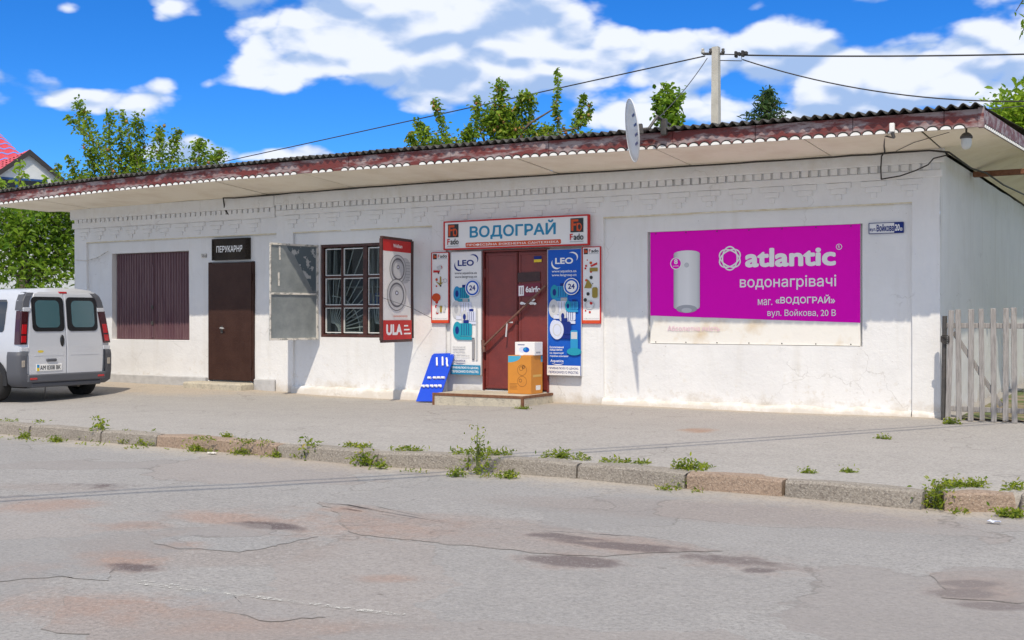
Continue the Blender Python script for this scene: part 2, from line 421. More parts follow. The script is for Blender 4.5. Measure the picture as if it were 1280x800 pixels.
# colours of things
mat('white_print', (.80, .80, .80), .5, spec=.2, bump=(3, .12, .05)); mat('text_white', (.86, .86, .86), .5, spec=.2)
mat('red_paint', (.55, .03, .03), .5, spec=.2); mat('print_orange', (.62, .09, .03), .5, spec=.2); mat('print_black', (.02, .02, .022), .5)
mat('letter_blue', (.03, .24, .43), .45, spec=.2); mat('leo_blue', (.01, .10, .50), .45, spec=.2, bump=(3, .12, .05)); mat('navy', (.012, .03, .20), .5, spec=.2)
mat('sky_blue_print', (.03, .28, .55), .5, spec=.2); mat('teal', (.02, .30, .42), .5, spec=.2); mat('pale_print', (.62, .66, .80), .5, spec=.2)
mat('grey_print', (.38, .39, .42), .5); mat('dark_grey_print', (.12, .12, .14), .5); mat('gold_print', (.32, .24, .05), .5, spec=.2); mat('silver_print', (.55, .56, .58), .4)
mat('magenta', (.80, .0, .52), .5, spec=.12, bump=(2.2, .25, .05)); mat('banner_white', (.80, .78, .73), .5, (.66, .55, .40), 2.0, (.52, .74), bump=(2.2, .25, .05)); mat('faded_pink', (.72, .50, .60), .6)
mat('maroon_paint', (.165, .030, .026), .55, (.34, .27, .27), 4.0, (.47, .58), bump=(25, .4), stretch=(.5, 1, 2.2), c3=(.12, .05, .05), n3=12)
mat('door_maroon', (.20, .034, .028), .42, (.155, .028, .025), 4, bump=(30, .15)); mat('door_brown', (.042, .018, .013), .55, (.056, .026, .019), 3, spec=.25, bump=(40, .25))
mat('frame_red_brown', (.045, .014, .012), .5, (.085, .03, .022), 10)
mat('purple_sheet', (.115, .052, .068), .5, (.165, .095, .105), 3, stretch=(8, 1, .6), bump=(30, .15))
mat('white_scallop', (.82, .82, .80), .6, (.66, .64, .6), 9, (.55, .75)); mat('black_trim', (.02, .018, .016), .7)
mat('asbestos', (.105, .10, .092), .95, (.05, .05, .045), 5, bump=(60, .6)); mat('soffit', (.90, .83, .69), .8, (.78, .69, .54), 1.6, (.45, .75), bump=(14, .2))
mat('zinc', (.26, .29, .30), .38, (.36, .39, .40), 4, metal=.35, bump=(9, .15)); mat('flaked_paint', (.10, .13, .15), .5, (.45, .46, .46), 7, (.54, .57))
mat('peel_white', (.66, .63, .58), .7, (.32, .32, .30), 12, (.5, .6)); mat('ochre', (.60, .53, .36), .9, (.75, .72, .6), 8)
mat('concrete', (.46, .42, .34), .9, (.56, .51, .40), 4, bump=(35, .7), c3=(.36, .33, .27), n3=20); mat('concrete_pole', (.56, .54, .48), .85, (.48, .46, .41), 5, bump=(30, .4))
mat('rust', (.14, .055, .025), .8, (.22, .10, .05), 20); mat('iron', (.12, .06, .05), .5, (.20, .09, .06), 15)
mat('granite', (.30, .27, .23), .85, (.19, .165, .14), 45, (.45, .6), bump=(60, .8), c3=(.50, .46, .40), n3=90)
mat('granite_pink', (.34, .25, .185), .85, (.22, .16, .12), 45, (.45, .6), bump=(60, .8), c3=(.52, .42, .33), n3=90)
mat('grey_wood', (.37, .35, .335), .85, (.25, .235, .225), 6, (.4, .62), bump=(12, .6), stretch=(9, 9, .8)); mat('cardboard', (.62, .25, .03), .6, (.56, .22, .03), 3)
mat('cable', (.035, .032, .03), .6); mat('dish_white', (.70, .72, .74), .4, (.62, .63, .64), 5); mat('dark_metal', (.06, .06, .06), .5, (.10, .09, .08), 15, metal=.3)
mat('board_blue', (.01, .07, .62), .35); mat('pvc_white', (.82, .82, .82), .4); mat('frosted', (.62, .64, .62), .35, (.52, .53, .5), 9)
mat('plinth_grey', (.52, .52, .52), .9, (.42, .42, .42), 5, bump=(20, .5)); mat('interior', (.5, .5, .48), .9); mat('curtain', (.7, .7, .68), .8)
mat('white_bar', (.75, .76, .74), .5); mat('wood_carved', (.016, .011, .008), .5, (.035, .024, .015), 3, spec=.2, bump=(18, .5))
mat('line_paint', (.55, .54, .50), .8)
def worn_line():
    m = MATS['line_paint']; N, L = m.node_tree.nodes, m.node_tree.links; q = NB(N, L); co = N.new('ShaderNodeTexCoord').outputs['Object']
    t = N.new('ShaderNodeBsdfTransparent'); mx = N.new('ShaderNodeMixShader'); L.new(q.r(q.noise(co, 34, 6, .8), .50, .60), mx.inputs[0])
    L.new(N['Principled BSDF'].outputs[0], mx.inputs[2]); L.new(t.outputs[0], mx.inputs[1]); L.new(mx.outputs[0], N['Material Output'].inputs[0])
worn_line()

TXT = {}
def text_mesh(s, w, h, matname, bold=0.0):
    key = (s, round(w, 3), round(h, 3), matname)
    if key in TXT: return TXT[key]
    c = bpy.data.curves.new('lettering', 'FONT'); c.body = s; c.resolution_u = 3
    o = bpy.data.objects.new('lettering', c); col.objects.link(o)
    from mathutils.geometry import interpolate_bezier, tessellate_polygon, intersect_point_tri_2d
    dg = bpy.context.evaluated_depsgraph_get(); ev = o.evaluated_get(dg); cu = ev.to_curve(dg); loops = []
    for sp in cu.splines:
        P_ = []
        if sp.type == 'BEZIER':
            B_ = sp.bezier_points; n = len(B_)
            for i in range(n):
                p, q = B_[i], B_[(i + 1) % n]; seg = interpolate_bezier(p.co, p.handle_right, q.handle_left, q.co, 5); P_ += [v.copy() for v in seg[:-1]]
        else: P_ = [Vector(p.co[:3]) for p in sp.points]
        P_ = [v for i, v in enumerate(P_) if (v - P_[i - 1]).length > 1e-5]
        if len(P_) > 2: loops.append((sum(P_[i - 1].x * v.y - v.x * P_[i - 1].y for i, v in enumerate(P_)) / 2, P_))
    ev.to_curve_clear(); bpy.data.objects.remove(o)
    def inside(pt, L_):
        r = False
        for i, v in enumerate(L_):
            u = L_[i - 1]
            if (v.y > pt.y) != (u.y > pt.y) and pt.x < (u.x - v.x) * (pt.y - v.y) / (u.y - v.y) + v.x: r = not r
        return r
    ish = [any(a2 * a1 < 0 and abs(a2) > abs(a1) and inside(L1[0], L2) for a2, L2 in loops) for a1, L1 in loops]; outs = [t[1] for t, h_ in zip(loops, ish) if not h_]; holes = [t[1] for t, h_ in zip(loops, ish) if h_]
    a, fl, isl = [], [], []
    for oi, L_ in enumerate(outs):
        grp = [L_] + [h_ for h_ in holes if inside(h_[0], L_)]; base = len(a); a += [tuple(v) for g_ in grp for v in g_]
        for t in tessellate_polygon(grp): fl.append(tuple(base + i for i in t)); isl.append(oi)
    a = np.array(a)
    mn, mx = a.min(0), a.max(0); out = np.zeros_like(a)
    out[:, 0] = (a[:, 0] - mn[0]) / (mx[0] - mn[0]) * w; out[:, 2] = (a[:, 1] - mn[1]) / (mx[1] - mn[1]) * h
    sx = bold * w / (mx[0] - mn[0]); sz = bold * h / (mx[1] - mn[1]); vs, fs = [], []
    out[:, 0] = sx + out[:, 0] * (1 - 2 * sx / w); out[:, 2] = sz + out[:, 2] * (1 - 2 * sz / h); vs, fs = [], []
    for k, (dx, dz) in enumerate([(sx * math.cos(t), sz * math.sin(t)) for t in np.arange(0, 6.28, math.pi / (6 if bold > .015 else 2))] if bold else ((0, 0),)):
        for j, f in enumerate(fl):           # overlapping strokes of a glyph must not share one plane
            y = -.00004 * k - .000012 * (isl[j] % 3); fs.append(tuple(range(len(vs), len(vs) + len(f)))); vs += [(out[i, 0] + dx, y, out[i, 2] + dz) for i in f]
    me = bpy.data.meshes.new('lettering'); me.from_pydata(vs, [], fs)
    me.materials.clear(); me.materials.append(MATS[matname]); me.name = 'lettering'
    TXT[key] = me; return me

class Panel:
    """A flat printed panel: local x right, z up, print facing -y; u, v run 0..1 over its face."""
    def __init__(s, name, label, w, h, m, loc, rotz=0.0, t=.02, frame=None, fw=.02, cat='sign', root=None, group=None, panel='printed_panel'):
        s.w, s.h, s.n = w, h, 0
        s.o = root or thing(name, label, cat, loc, group, rotz)
        MB().bbox(0, w, 0, t, 0, h, .002).build(panel, m, s.o, True)
        if frame:
            for nm, b in (('a', (-fw, w + fw, -fw, 0)), ('b', (-fw, w + fw, h, h + fw)), ('c', (-fw, 0, 0, h)), ('d', (w, w + fw, 0, h))):
                MB().bbox(b[0], b[1], -.012, t + .004, b[2], b[3], .003).build('frame_bar', frame, s.o, True)
    def lay(s): s.n += 1; return -.0015 - .0004 * s.n
    def poly(s, pts, m, name='print'):
        y = s.lay(); me = MB().add([(u * s.w, y, v * s.h) for u, v in pts], [tuple(range(len(pts)))]).mesh(name, m); return link(name, me, s.o)
    def rect(s, u0, v0, u1, v1, m, name='print'): return s.poly([(u0, v0), (u1, v0), (u1, v1), (u0, v1)], m, name)
    def rrect(s, u0, v0, u1, v1, r, m, name='print'):
        ru, rv = r / s.w, r / s.h; pts = []
        for cu, cv, a0 in ((u1 - ru, v1 - rv, 0), (u0 + ru, v1 - rv, 90), (u0 + ru, v0 + rv, 180), (u1 - ru, v0 + rv, 270)):
            for k in range(5): a = math.radians(a0 + k * 22.5); pts.append((cu + ru * math.cos(a), cv + rv * math.sin(a)))
        return s.poly(pts, m, name)
    def ell(s, u, v, ru, rv, m, name='print', rot=0.0, n=24, a0=0, a1=360):
        pts = []
        for k in range(n + (0 if a1 - a0 == 360 else 1)):
            a = math.radians(a0 + (a1 - a0) * k / n); x, z = ru * s.w * math.cos(a), rv * s.h * math.sin(a)
            pts.append((u + (x * math.cos(rot) - z * math.sin(rot)) / s.w, v + (x * math.sin(rot) + z * math.cos(rot)) / s.h))
        return s.poly(pts, m, name)
    def ring(s, u, v, ru, rv, t, m, name='print', rot=0.0, n=36, a0=0, a1=360, taper=False):
        y = s.lay(); vs, fs = [], []
        for k in range(n + 1):
            a = math.radians(a0 + (a1 - a0) * k / n); tt = t * (math.sin(math.pi * k / n) if taper else 1)
            for q in (-.5, .5):
                x, z = (ru * s.w + q * tt) * math.cos(a), (rv * s.h + q * tt) * math.sin(a)
                vs.append((u * s.w + x * math.cos(rot) - z * math.sin(rot), y, v * s.h + x * math.sin(rot) + z * math.cos(rot)))
        for k in range(n): fs.append((2 * k, 2 * k + 1, 2 * k + 3, 2 * k + 2))
        return link(name, MB().add(vs, fs).mesh(name, m), s.o)
    def text(s, t, u0, v0, u1, v1, m, bold=0.0):
        return link('lettering', text_mesh(t, (u1 - u0) * s.w, (v1 - v0) * s.h, m, bold), s.o, (u0 * s.w, s.lay(), v0 * s.h))

# ================================================================== THE SETTING
def grid(name, xs, ys, zf, matname, attrs=None, kind='structure', shift=None):
    nx, ny = len(xs), len(ys); vs = [(x, y + (shift(x, y) if shift else 0), 0) for y in ys for x in xs]; vs = [(x, y, zf(x, y)) for x, y, z in vs]
    fs = [(j * nx + i, j * nx + i + 1, (j + 1) * nx + i + 1, (j + 1) * nx + i) for j in range(ny - 1) for i in range(nx - 1)]
    me = bpy.data.meshes.new(name); me.from_pydata(vs, [], fs); me.materials.append(MATS[matname])
    me.polygons.foreach_set('use_smooth', [True] * len(fs))
    P = np.array(vs)
    for an, fn in (attrs or {}).items():
        at = me.attributes.new(an, 'FLOAT', 'POINT'); at.data.foreach_set('value', np.asarray(fn(P[:, 0], P[:, 1]), dtype=np.float32))
    return tag(link(name, me), kind=kind)
def spaced(a, b, fa, fb, fine, coarse):
    out = list(np.arange(a, fa, coarse)) + list(np.arange(fa, fb, fine)) + list(np.arange(fb, b + coarse, coarse)); return out
def blobs(lst, zpl):
    pre = []
    for amp, cx, cy, rx, ry, tilt in lst:
        c = G(cx, cy, zpl); e1 = G(cx + rx, cy + tilt * rx, zpl) - c; e2 = G(cx, cy + ry, zpl) - c
        pre.append((amp, c, np.linalg.inv(np.array([[e1.x, e2.x], [e1.y, e2.y]]))))
    def fn(x, y):
        v = np.zeros_like(x)
        for amp, c, I in pre:
            p = I[0, 0] * (x - c.x) + I[0, 1] * (y - c.y); q = I[1, 0] * (x - c.x) + I[1, 1] * (y - c.y)
            v = np.maximum(v, amp * np.exp(-.69 * (p * p + q * q)))
        return v
    return fn
kp = [(-70, 523.5), (38, 530.8), (127, 538), (197, 542.6), (347, 554.8), (472, 564.6), (586, 569.3), (722, 579), (858, 590), (980, 599), (1154, 614)]
_k = [G(x, y, KZ) for x, y in kp + [(1180, 615.3), (1272, 617)]]
def yk(x): return np.interp(x, [p.x for p in _k], [p.y for p in _k])
mat('lawn', (.075, .115, .025), .9, (.13, .15, .05), 3, bump=(40, .8)); mat('yard_soil', (.26, .20, .13), .95, (.10, .14, .035), 2.2, (.45, .55), bump=(25, .9))

gr = MB(); gr.add([(-700, -700, -.42), (700, -700, -.42), (700, 900, -.42), (-700, 900, -.42)], [(0, 1, 2, 3)])
tag(gr.build('ground', 'lawn'), kind='structure')

rust = [(.85, 152, 706, 52, 15, .0), (.8, 285, 652, 80, 10, .05), (.7, 165, 663, 52, 7, -.03), (.6, 228, 687, 38, 6, 0), (.8, 60, 636, 70, 8, -.05),
        (.75, 482, 728, 46, 6, 0), (.7, 437, 640, 40, 5, 0), (.55, 120, 765, 210, 30, .02), (.50, 430, 660, 260, 28, .05), (.62, 760, 684, 110, 14, .08), (.7, 712, 706, 72, 11, .04),
        (.6, 1220, 745, 80, 24, .05), (.5, 330, 790, 200, 14, 0), (.45, 30, 720, 90, 20, 0), (.5, 920, 706, 130, 18, .09)]
stain = [(.75, 165, 715, 38, 6, 0), (.85, 338, 661, 44, 5, .06), (.5, 440, 640, 30, 3, 0), (.88, 700, 676, 34, 6, .06), (.9, 785, 687, 62, 6, .07), (.95, 716, 706, 60, 7, .06),
         (.55, 915, 703, 115, 10, .10), (.75, 948, 716, 26, 4, 0), (.85, 1212, 735, 42, 5, .02), (.9, 1205, 748, 44, 7, .03), (.85, 1245, 764, 66, 5, .05), (.45, 130, 610, 90, 7, .02)]
rd_rust, rd_stain = blobs(rust, RZ), blobs(stain, RZ)
rd_patch = blobs([(.8, 250, 690, 200, 30, .0), (.7, 560, 660, 230, 25, .06), (.75, 900, 640, 420, 18, .05), (.7, 330, 790, 260, 20, 0), (.6, 60, 612, 160, 10, .02)], RZ)
def rz_(x, y):
    t = smooth((KY - y) / 5.0)
    return RZ + .03 * t + .012 * nz(x * .5, y * .5) + .004 * nz(x * 2, y * 2, 5)
grid('road', spaced(-60, 70, 4, 24, .08, 2.0), list(np.arange(-42, -14.2, 1.5)) + list(np.arange(-14.2, KY + .1, .08)) + [KY + .12], rz_, 'road_asphalt',
     {'rust': rd_rust, 'stain': rd_stain, 'patch': rd_patch, 'dust': lambda x, y: np.exp(-((yk(x) - y) / .6)) * .95}, shift=lambda x, y: (yk(x) - KY) * smooth((y + 9) / 2.5))

def pav_dust(x, y): return np.maximum(np.exp(-np.abs(y) / .45) * 1.0 * (np.abs(x - 8) < 11), np.exp(-(y - yk(x)) / .35) * .55) + .75 * np.exp(-(((x - 3.5) / 2.6) ** 2 + ((y + 1) / .9) ** 2))
grid('pavement', spaced(-60, 70, -3, 21, .2, 2.0), [KY + .11, KY + .13] + list(np.arange(KY + .15, 1.0, .15)) + list(np.arange(1.0, 24, 1.5)), lambda x, y: (-.25 if y < yk(x) + .12 else -.004 if y < yk(x) + .2 else 0) + zg(x, y) + .006 * nz(x * .7, y * .7), 'pavement_asphalt',
     {'dust': pav_dust, 'stain': blobs([(.9, 872, 538, 22, 3, 0)], -.03)}, shift=lambda x, y: (yk(x) - KY) * smooth((-3.5 - y) / 2.5))
grid('yard_ground', list(np.arange(17.35, 32, .3)), list(np.arange(-.15, 20, .3)), lambda x, y: zg(x, y) + .016 + .012 * nz(x * 2, y * 2), 'yard_soil')

# kerb of granite blocks, each a piece
kerb = tag(bpy.data.objects.new('kerb', None), kind='structure'); col.objects.link(kerb); kerb.location = (12, KY, RZ)
segs = [(kp[i], kp[i + 1]) for i in range(len(kp) - 1)] + [((1180, 615.3), (1272, 617))]
far_ = []
for i, (a, b) in enumerate(segs):
    A, B = G(a[0], a[1], KZ), G(b[0], b[1], KZ); d = (B - A).normalized(); n = Vector((-d.y, d.x, 0))
    A += d * .012; B -= d * .012; ln = (B - A).length
    m = MB(); k = max(2, int(ln / .25)); prof = [(0, -.30), (-.02, -.16), (-.006, -.02), (.012, 0), (.10, .004), (.19, 0), (.19, -.30)]
    vs, fs = [], []; P = len(prof)
    for j in range(k + 1):
        q = A + d * (ln * j / k); e = .012 if j in (0, k) else 0
        for (u, w) in prof:
            jit = .007
            vs.append((q.x + n.x * (u + (e if u < .1 else -e) ) + R.uniform(-jit, jit), q.y + n.y * u + R.uniform(-jit, jit), q.z + w - (e if w > -.1 else 0) + R.uniform(-.004, .004)))
    for j in range(k):
        for p in range(P): fs.append((j * P + p, j * P + (p + 1) % P, (j + 1) * P + (p + 1) % P, (j + 1) * P + p))
    fs += [tuple(range(P)), tuple(k * P + p for p in range(P))]
    m.add(vs, fs); m.build('kerb_stone', 'granite_pink' if i in (3, 8, 10) else 'granite', kerb)
A, B = G(-70, 523.5, KZ), G(1272, 617, KZ)
for P0, dr, n in ((A, -1, 14), (B, 1, 10)):
    for k in range(n):
        x0 = P0.x + dr * (k * 1.2 + .02); x1 = P0.x + dr * (k * 1.2 + 1.18)
        MB().bbox(min(x0, x1), max(x0, x1), P0.y, P0.y + .19, KZ - .3, KZ, .015).build('kerb_stone', 'granite', kerb)
# worn edge line on the road
lp = [G(x, y, RZ + .036) for x, y in ((172, 726), (260, 736.5), (380, 751), (505, 766.5))]
m = MB()
for i in range(3):
    a, b = lp[i], lp[i + 1]; d = (b - a).normalized(); n = Vector((-d.y, d.x, 0)) * (.045 if i == 0 else .026); K = 10
    for k in range(K):
        p, q = a.lerp(b, k / K), a.lerp(b, (k + 1) / K)
        m.add([(v.x, v.y, rz_(v.x, v.y) + .005) for v in (p - n, q - n, q + n, p + n)], [(0, 1, 2, 3)])
tag(m.build('road_marking', 'line_paint'), kind='structure')

# ================================================================== SHOP BUILDING
LN, DP, HT = 17.14, 9.6, 3.5
bld = thing('shop_building', 'long white plastered single storey shop building with a corrugated roof', 'building', (LN / 2, 0, 0))
RC = .05                                         # depth of the recessed bays
bays = [(S(108), S(345)), (S(366), S(540)), (S(557), S(727)), (S(754), S(1140))]
def rectW(x0, y0, x1, y1, y=0.0):                # pixel box -> s0, s1, z0, z1 on the wall
    return S(x0, y), S(x1, y), ZZ((x0 + x1) / 2, y1, y), ZZ((x0 + x1) / 2, y0, y)
o_roll = rectW(137.5, 315, 234, 425); o_door1 = rectW(260, 327, 316.5, 477.5); o_win = rectW(398, 303.5, 515, 422)
o_door2 = rectW(603, 311, 685, 489); o_ban = rectW(807.5, 284.5, 1077, 431.5)
open_ = [(o_roll, .20), (o_door1, .11), (o_win, None), (o_door2, .16), (o_ban, .13)]
BT = 2.84
def depth(x, z):
    for r, d in open_:
        if r[0] < x < r[1] and r[2] < z < r[3]: return d
    for a, b in bays:
        if a < x < b and z < BT: return RC
    return 0.0
def relief(xs, zs, dfn, shell=.35, map_=lambda x, y, z: (x, y, z), sub=.3):
    def fill(br):
        br = sorted(set(round(b, 4) for b in br)); out = []
        for a, b in zip(br, br[1:]):
            n = max(1, math.ceil((b - a) / sub)); out += [a + (b - a) * k / n for k in range(n)]
        return out + [br[-1]]
    xs, zs = fill(xs), fill(zs); m = MB(); cache = {}
    vs, fs = [], []
    def vid(i, j, d):
        k = (i, j, d)
        if k not in cache:
            x, z = xs[i], zs[j]; cache[k] = len(vs)
            vs.append(map_(x + .006 * nz(x * 1.7, z * 1.7, 9), d + .014 * nz(x * .8, z * .8) + .005 * nz(x * 3, z * 3, 3), z + .005 * nz(x * 1.3, z * 1.3, 4)))
        return cache[k]
    cd = lambda i, j: dfn((xs[i] + xs[i + 1]) / 2, (zs[j] + zs[j + 1]) / 2)
    dd = [[cd(i, j) for j in range(len(zs) - 1)] for i in range(len(xs) - 1)]
    for i in range(len(xs) - 1):
        for j in range(len(zs) - 1):
            d = dd[i][j]
            if d is not None: fs.append((vid(i, j, d), vid(i + 1, j, d), vid(i + 1, j + 1, d), vid(i, j + 1, d)))
            e = shell if d is None else d
            if i + 1 < len(xs) - 1:
                d2 = dd[i + 1][j]; e2 = shell if d2 is None else d2
                if e != e2: fs.append((vid(i + 1, j, e), vid(i + 1, j, e2), vid(i + 1, j + 1, e2), vid(i + 1, j + 1, e)))
            if j + 1 < len(zs) - 1:
                d2 = dd[i][j + 1]; e2 = shell if d2 is None else d2
                if e != e2: fs.append((vid(i, j + 1, e), vid(i + 1, j + 1, e), vid(i + 1, j + 1, e2), vid(i, j + 1, e2)))
    return m.add(vs, fs)
xs = [0, LN]; zs = [-.35, HT + .12, BT]
for r, d in open_: xs += [r[0], r[1]]; zs += [r[2], r[3]]
for a, b in bays: xs += [a, b]
relief(xs, zs, depth).build('front_wall', 'plaster', bld)
relief([0, .42, DP], [-.35, HT + .02], lambda y, z: 0 if y < .42 else .03, map_=lambda x, y, z: (LN - y, x, z)).build('side_wall', 'plaster', bld)
m = MB(); m.add([(0, 0, -.35), (0, DP, -.35), (0, DP, HT), (0, 0, HT), (LN, DP, -.35), (LN, DP, HT)], [(0, 1, 2, 3), (1, 4, 5, 2)]); m.build('back_wall', 'plaster', bld)
# room behind the window
w0, w1, wz0, wz1 = o_win
m = MB(); m.add([(w0 - .8, 2.6, 0), (w1 + .8, 2.6, 0), (w1 + .8, 2.6, 3.1), (w0 - .8, 2.6, 3.1), (w0 - .8, .3, 0), (w1 + .8, .3, 0), (w1 + .8, .3, 3.1), (w0 - .8, .3, 3.1)],
             [(0, 1, 2, 3), (0, 3, 7, 4), (1, 5, 6, 2), (3, 2, 6, 7), (0, 4, 5, 1)]); m.build('room', 'interior', bld)
# thin ochre weathering lines along the bay heads
for a, b in bays:
    MB().box(a, b, -.004, RC, BT, BT + .018).build('bay_ledge', 'ochre', bld)
# cornice: bands, dentils, stepped brick frieze
SC = S(345)
for (z0, z1, pr) in ((3.36, 3.565, .075), (3.17, 3.27, .04)):
    MB().bbox(-.02 - pr * .5, SC, -pr, .02, z0 - .03, z1 - .012, .012).build('cornice_band', 'plaster', bld)
    MB().bbox(SC + .003, LN + pr * .8, -pr + .012, .02, z0, z1, .012).build('cornice_band', 'plaster', bld)
m = MB(); x = .05
while x < LN - .1:
    dz = -.03 if x < SC else 0
    m.box(x, x + .095 + R.uniform(-.008, .008), -.038 + R.uniform(-.006, .004), .0, 3.272 + dz, 3.358 + dz + (0 if x >= SC else .0)); x += .135
tag(m.build('dentil_row', 'plaster', bld), kind='stuff')
def stair(nb=1):
    m = MB(); h = .078
    for k, wd in enumerate((.34, .21, .08)):
        m.bbox(-wd / 2, wd / 2, -.022 + .002 * k, .015, -h * (k + 1) + .001, -h * k, .006)
    return m.mesh('frieze_step', 'plaster')
fm = stair(); recalc(fm); x = .3
while x < LN - .2:
    if not (abs(x - SC) < .2):
        link('frieze_step', fm, bld, Vector((x, 0, 3.165 - (.03 if x < SC else 0))) - bld.location, (0, R.uniform(-.02, .02), 0))
    x += .47
# foot of the wall
a, b = S(140), S(344)
for x0, x1 in ((a - 1.9, o_door1[0] - .05), (o_door1[1] + .03, b)):
    MB().bbox(x0, x1, -.03, .06, -.3, .17, .015).build('plinth', 'plinth_grey', bld)
for x0, x1 in ((S(366), S(540)), (S(754), S(1140)), (S(1141), LN + .02)):
    m = MB(); k = int((x1 - x0) / .12); vs, fs = [], []
    for j in range(k + 1):
        x = x0 + (x1 - x0) * j / k; h = .07 + .05 * nz(x * 2.2, 1, 1) + .02 * nz(x * 8, 2); y = -.045 + .02 * nz(x * 3, 7)
        vs += [(x, y - .02, -.3), (x, y - .01, h - .05), (x, y + .025, h), (x, .08, h + .005)]
    for j in range(k):
        for p in range(3): fs.append((j * 4 + p, j * 4 + p + 1, j * 4 + p + 5, j * 4 + p + 4))
    m.add(vs, fs); m.build('footing', 'plaster', bld, smoothf=True)

# ---- roof: sheets, fascia boards, scalloped edge, soffit panels
EY = -1.47; SR = .72
ept = [(0, 256), (100, 241), (200, 232.5), (320, 222.5), (480, 210.3), (562, 203.4), (677, 192.2), (759, 188), (900, 182.4), (1001, 172.7), (1103, 165.5), (1208, 160)]
E = np.array([(W(x, y, EY).x, W(x, y, EY).z) for x, y in ept]); epoly = np.polyfit(E[:, 0], E[:, 1], 3)
def ez(s): return float(np.polyval(epoly, max(-.8, min(18.2, s))))       # height of the eave's lower edge
XL, XR = -.85, LN + SR
roof = bpy.data.objects.new('roof', None); col.objects.link(roof); roof.parent = bld; roof.location = (0, 0, 3.5)
FH = .21
brk = [XL] + [S(x, EY) for x in (55, 193, 322, 436, 563, 686, 841, 944, 1066, 1180)] + [XR]
for i, (a, b) in enumerate(zip(brk, brk[1:])):
    a2, b2 = a + .004, b - .004; y = EY - R.choice((0, .004))
    K = 6; vs, fs = [], []
    for k in range(K + 1):
        x = a2 + (b2 - a2) * k / K
        for (yy, zz) in ((y, .0), (y, FH), (y + .025, FH), (y + .025, .0)): vs.append((x, yy, ez(x) + zz))
    for k in range(K):
        for p in range(4): fs.append((k * 4 + p, k * 4 + (p + 1) % 4, k * 4 + 4 + (p + 1) % 4, k * 4 + 4 + p))
    fs += [(0, 1, 2, 3), (K * 4, K * 4 + 1, K * 4 + 2, K * 4 + 3)]
    MB().add(vs, fs).build('fascia_board', 'maroon_paint', roof)
RISE = math.tan(math.radians(4.0))
def side_z(y): return ez(XR) + max(0, (min(y, DP / 2) - EY)) * RISE * .7
for (y0, y1) in ((EY, 1.2), (1.2, 4.0), (4.0, 6.8), (6.8, DP + .7)):
    vs = []
    for y in (y0 + .004, y1 - .004):
        for (xx, zz) in ((XR + .027, 0), (XR + .027, FH), (XR + .002, FH), (XR + .002, 0)): vs.append((xx, y, side_z(y) + zz))
    MB().add(vs, [(0, 1, 2, 3), (4, 5, 6, 7)] + [(p, (p + 1) % 4, 4 + (p + 1) % 4, 4 + p) for p in range(4)]).build('fascia_board', 'maroon_paint', roof)
MB().bbox(XR - .03, XR + .034, EY - .012, EY + .07, ez(XR) - .01, ez(XR) + FH + .02, .004).build('corner_post', 'maroon_paint', roof)
def scallop_mesh():
    m = MB(); ar = lambda r, w: [(r * math.cos(math.pi * k / 10), w * math.sin(math.pi * k / 10)) for k in range(11)]
    m.k = 0; m.prism(ar(.074, .060), -.006, -.001); m.k = 1; m.prism([(x, z + .001) for x, z in ar(.060, .040)], -.013, -.0062)
    me = m.mesh('scallop', ['black_trim', 'white_scallop']); recalc(me); return me
sm = scallop_mesh(); x = XL + .08; PER = .152
base0 = rootloc(roof)
while x < XR - .02:
    sl = math.atan((ez(x + .1) - ez(x - .1)) / .2)
    if R.random() > .03: link('scallop', sm, roof, Vector((x, EY - .0045, ez(x) - .012)) - base0, (0, -sl + R.uniform(-.03, .03), 0))
    x += PER
y = EY + .12
while y < 9.5:
    link('scallop', sm, roof, Vector((XR + .0285, y, side_z(y) - .012)) - base0, (0, 0, math.pi / 2)); y += PER
# corrugated sheets (first course one by one)
WV = .135; sw = WV * 8
def sheet_z(x, y): return ez(x) + FH + .035 + (y - EY) * RISE
ns = math.ceil((XR - XL + .1) / sw); x = XL - .06
for i in range(ns):
    x1 = min(x + sw, XR + .03); n = max(4, int((x1 - x) / WV * 8)); vs, fs = [], []
    dyo = R.uniform(-.02, .02); dz = .004 * (i % 2)
    for k in range(n + 1):
        xx = x + (x1 - x) * k / n; wv = .026 * math.sin(2 * math.pi * (xx - XL) / WV)
        for (yy, t) in ((EY - .085 + dyo, 0), (EY - .085 + dyo, .009), (DP / 2, .009), (DP / 2, 0)):
            vs.append((xx, yy, sheet_z(xx, yy) + wv + t + dz))
    for k in range(n):
        for p in range(4): fs.append((k * 4 + p, k * 4 + (p + 1) % 4, k * 4 + 4 + (p + 1) % 4, k * 4 + 4 + p))
    MB().add(vs, fs).build('roof_sheet', 'asbestos', roof, smoothf=False); x = x1
m = MB(); xx0, xx1 = XL - .05, XR + .05
m.add([(xx0, DP / 2, sheet_z(0, DP / 2) + .03), (xx1, DP / 2, sheet_z(LN, DP / 2) + .03), (xx1, DP + .8, 3.62), (xx0, DP + .8, 3.62)], [(0, 1, 2, 3)]); m.build('rear_slope', 'asbestos', roof)
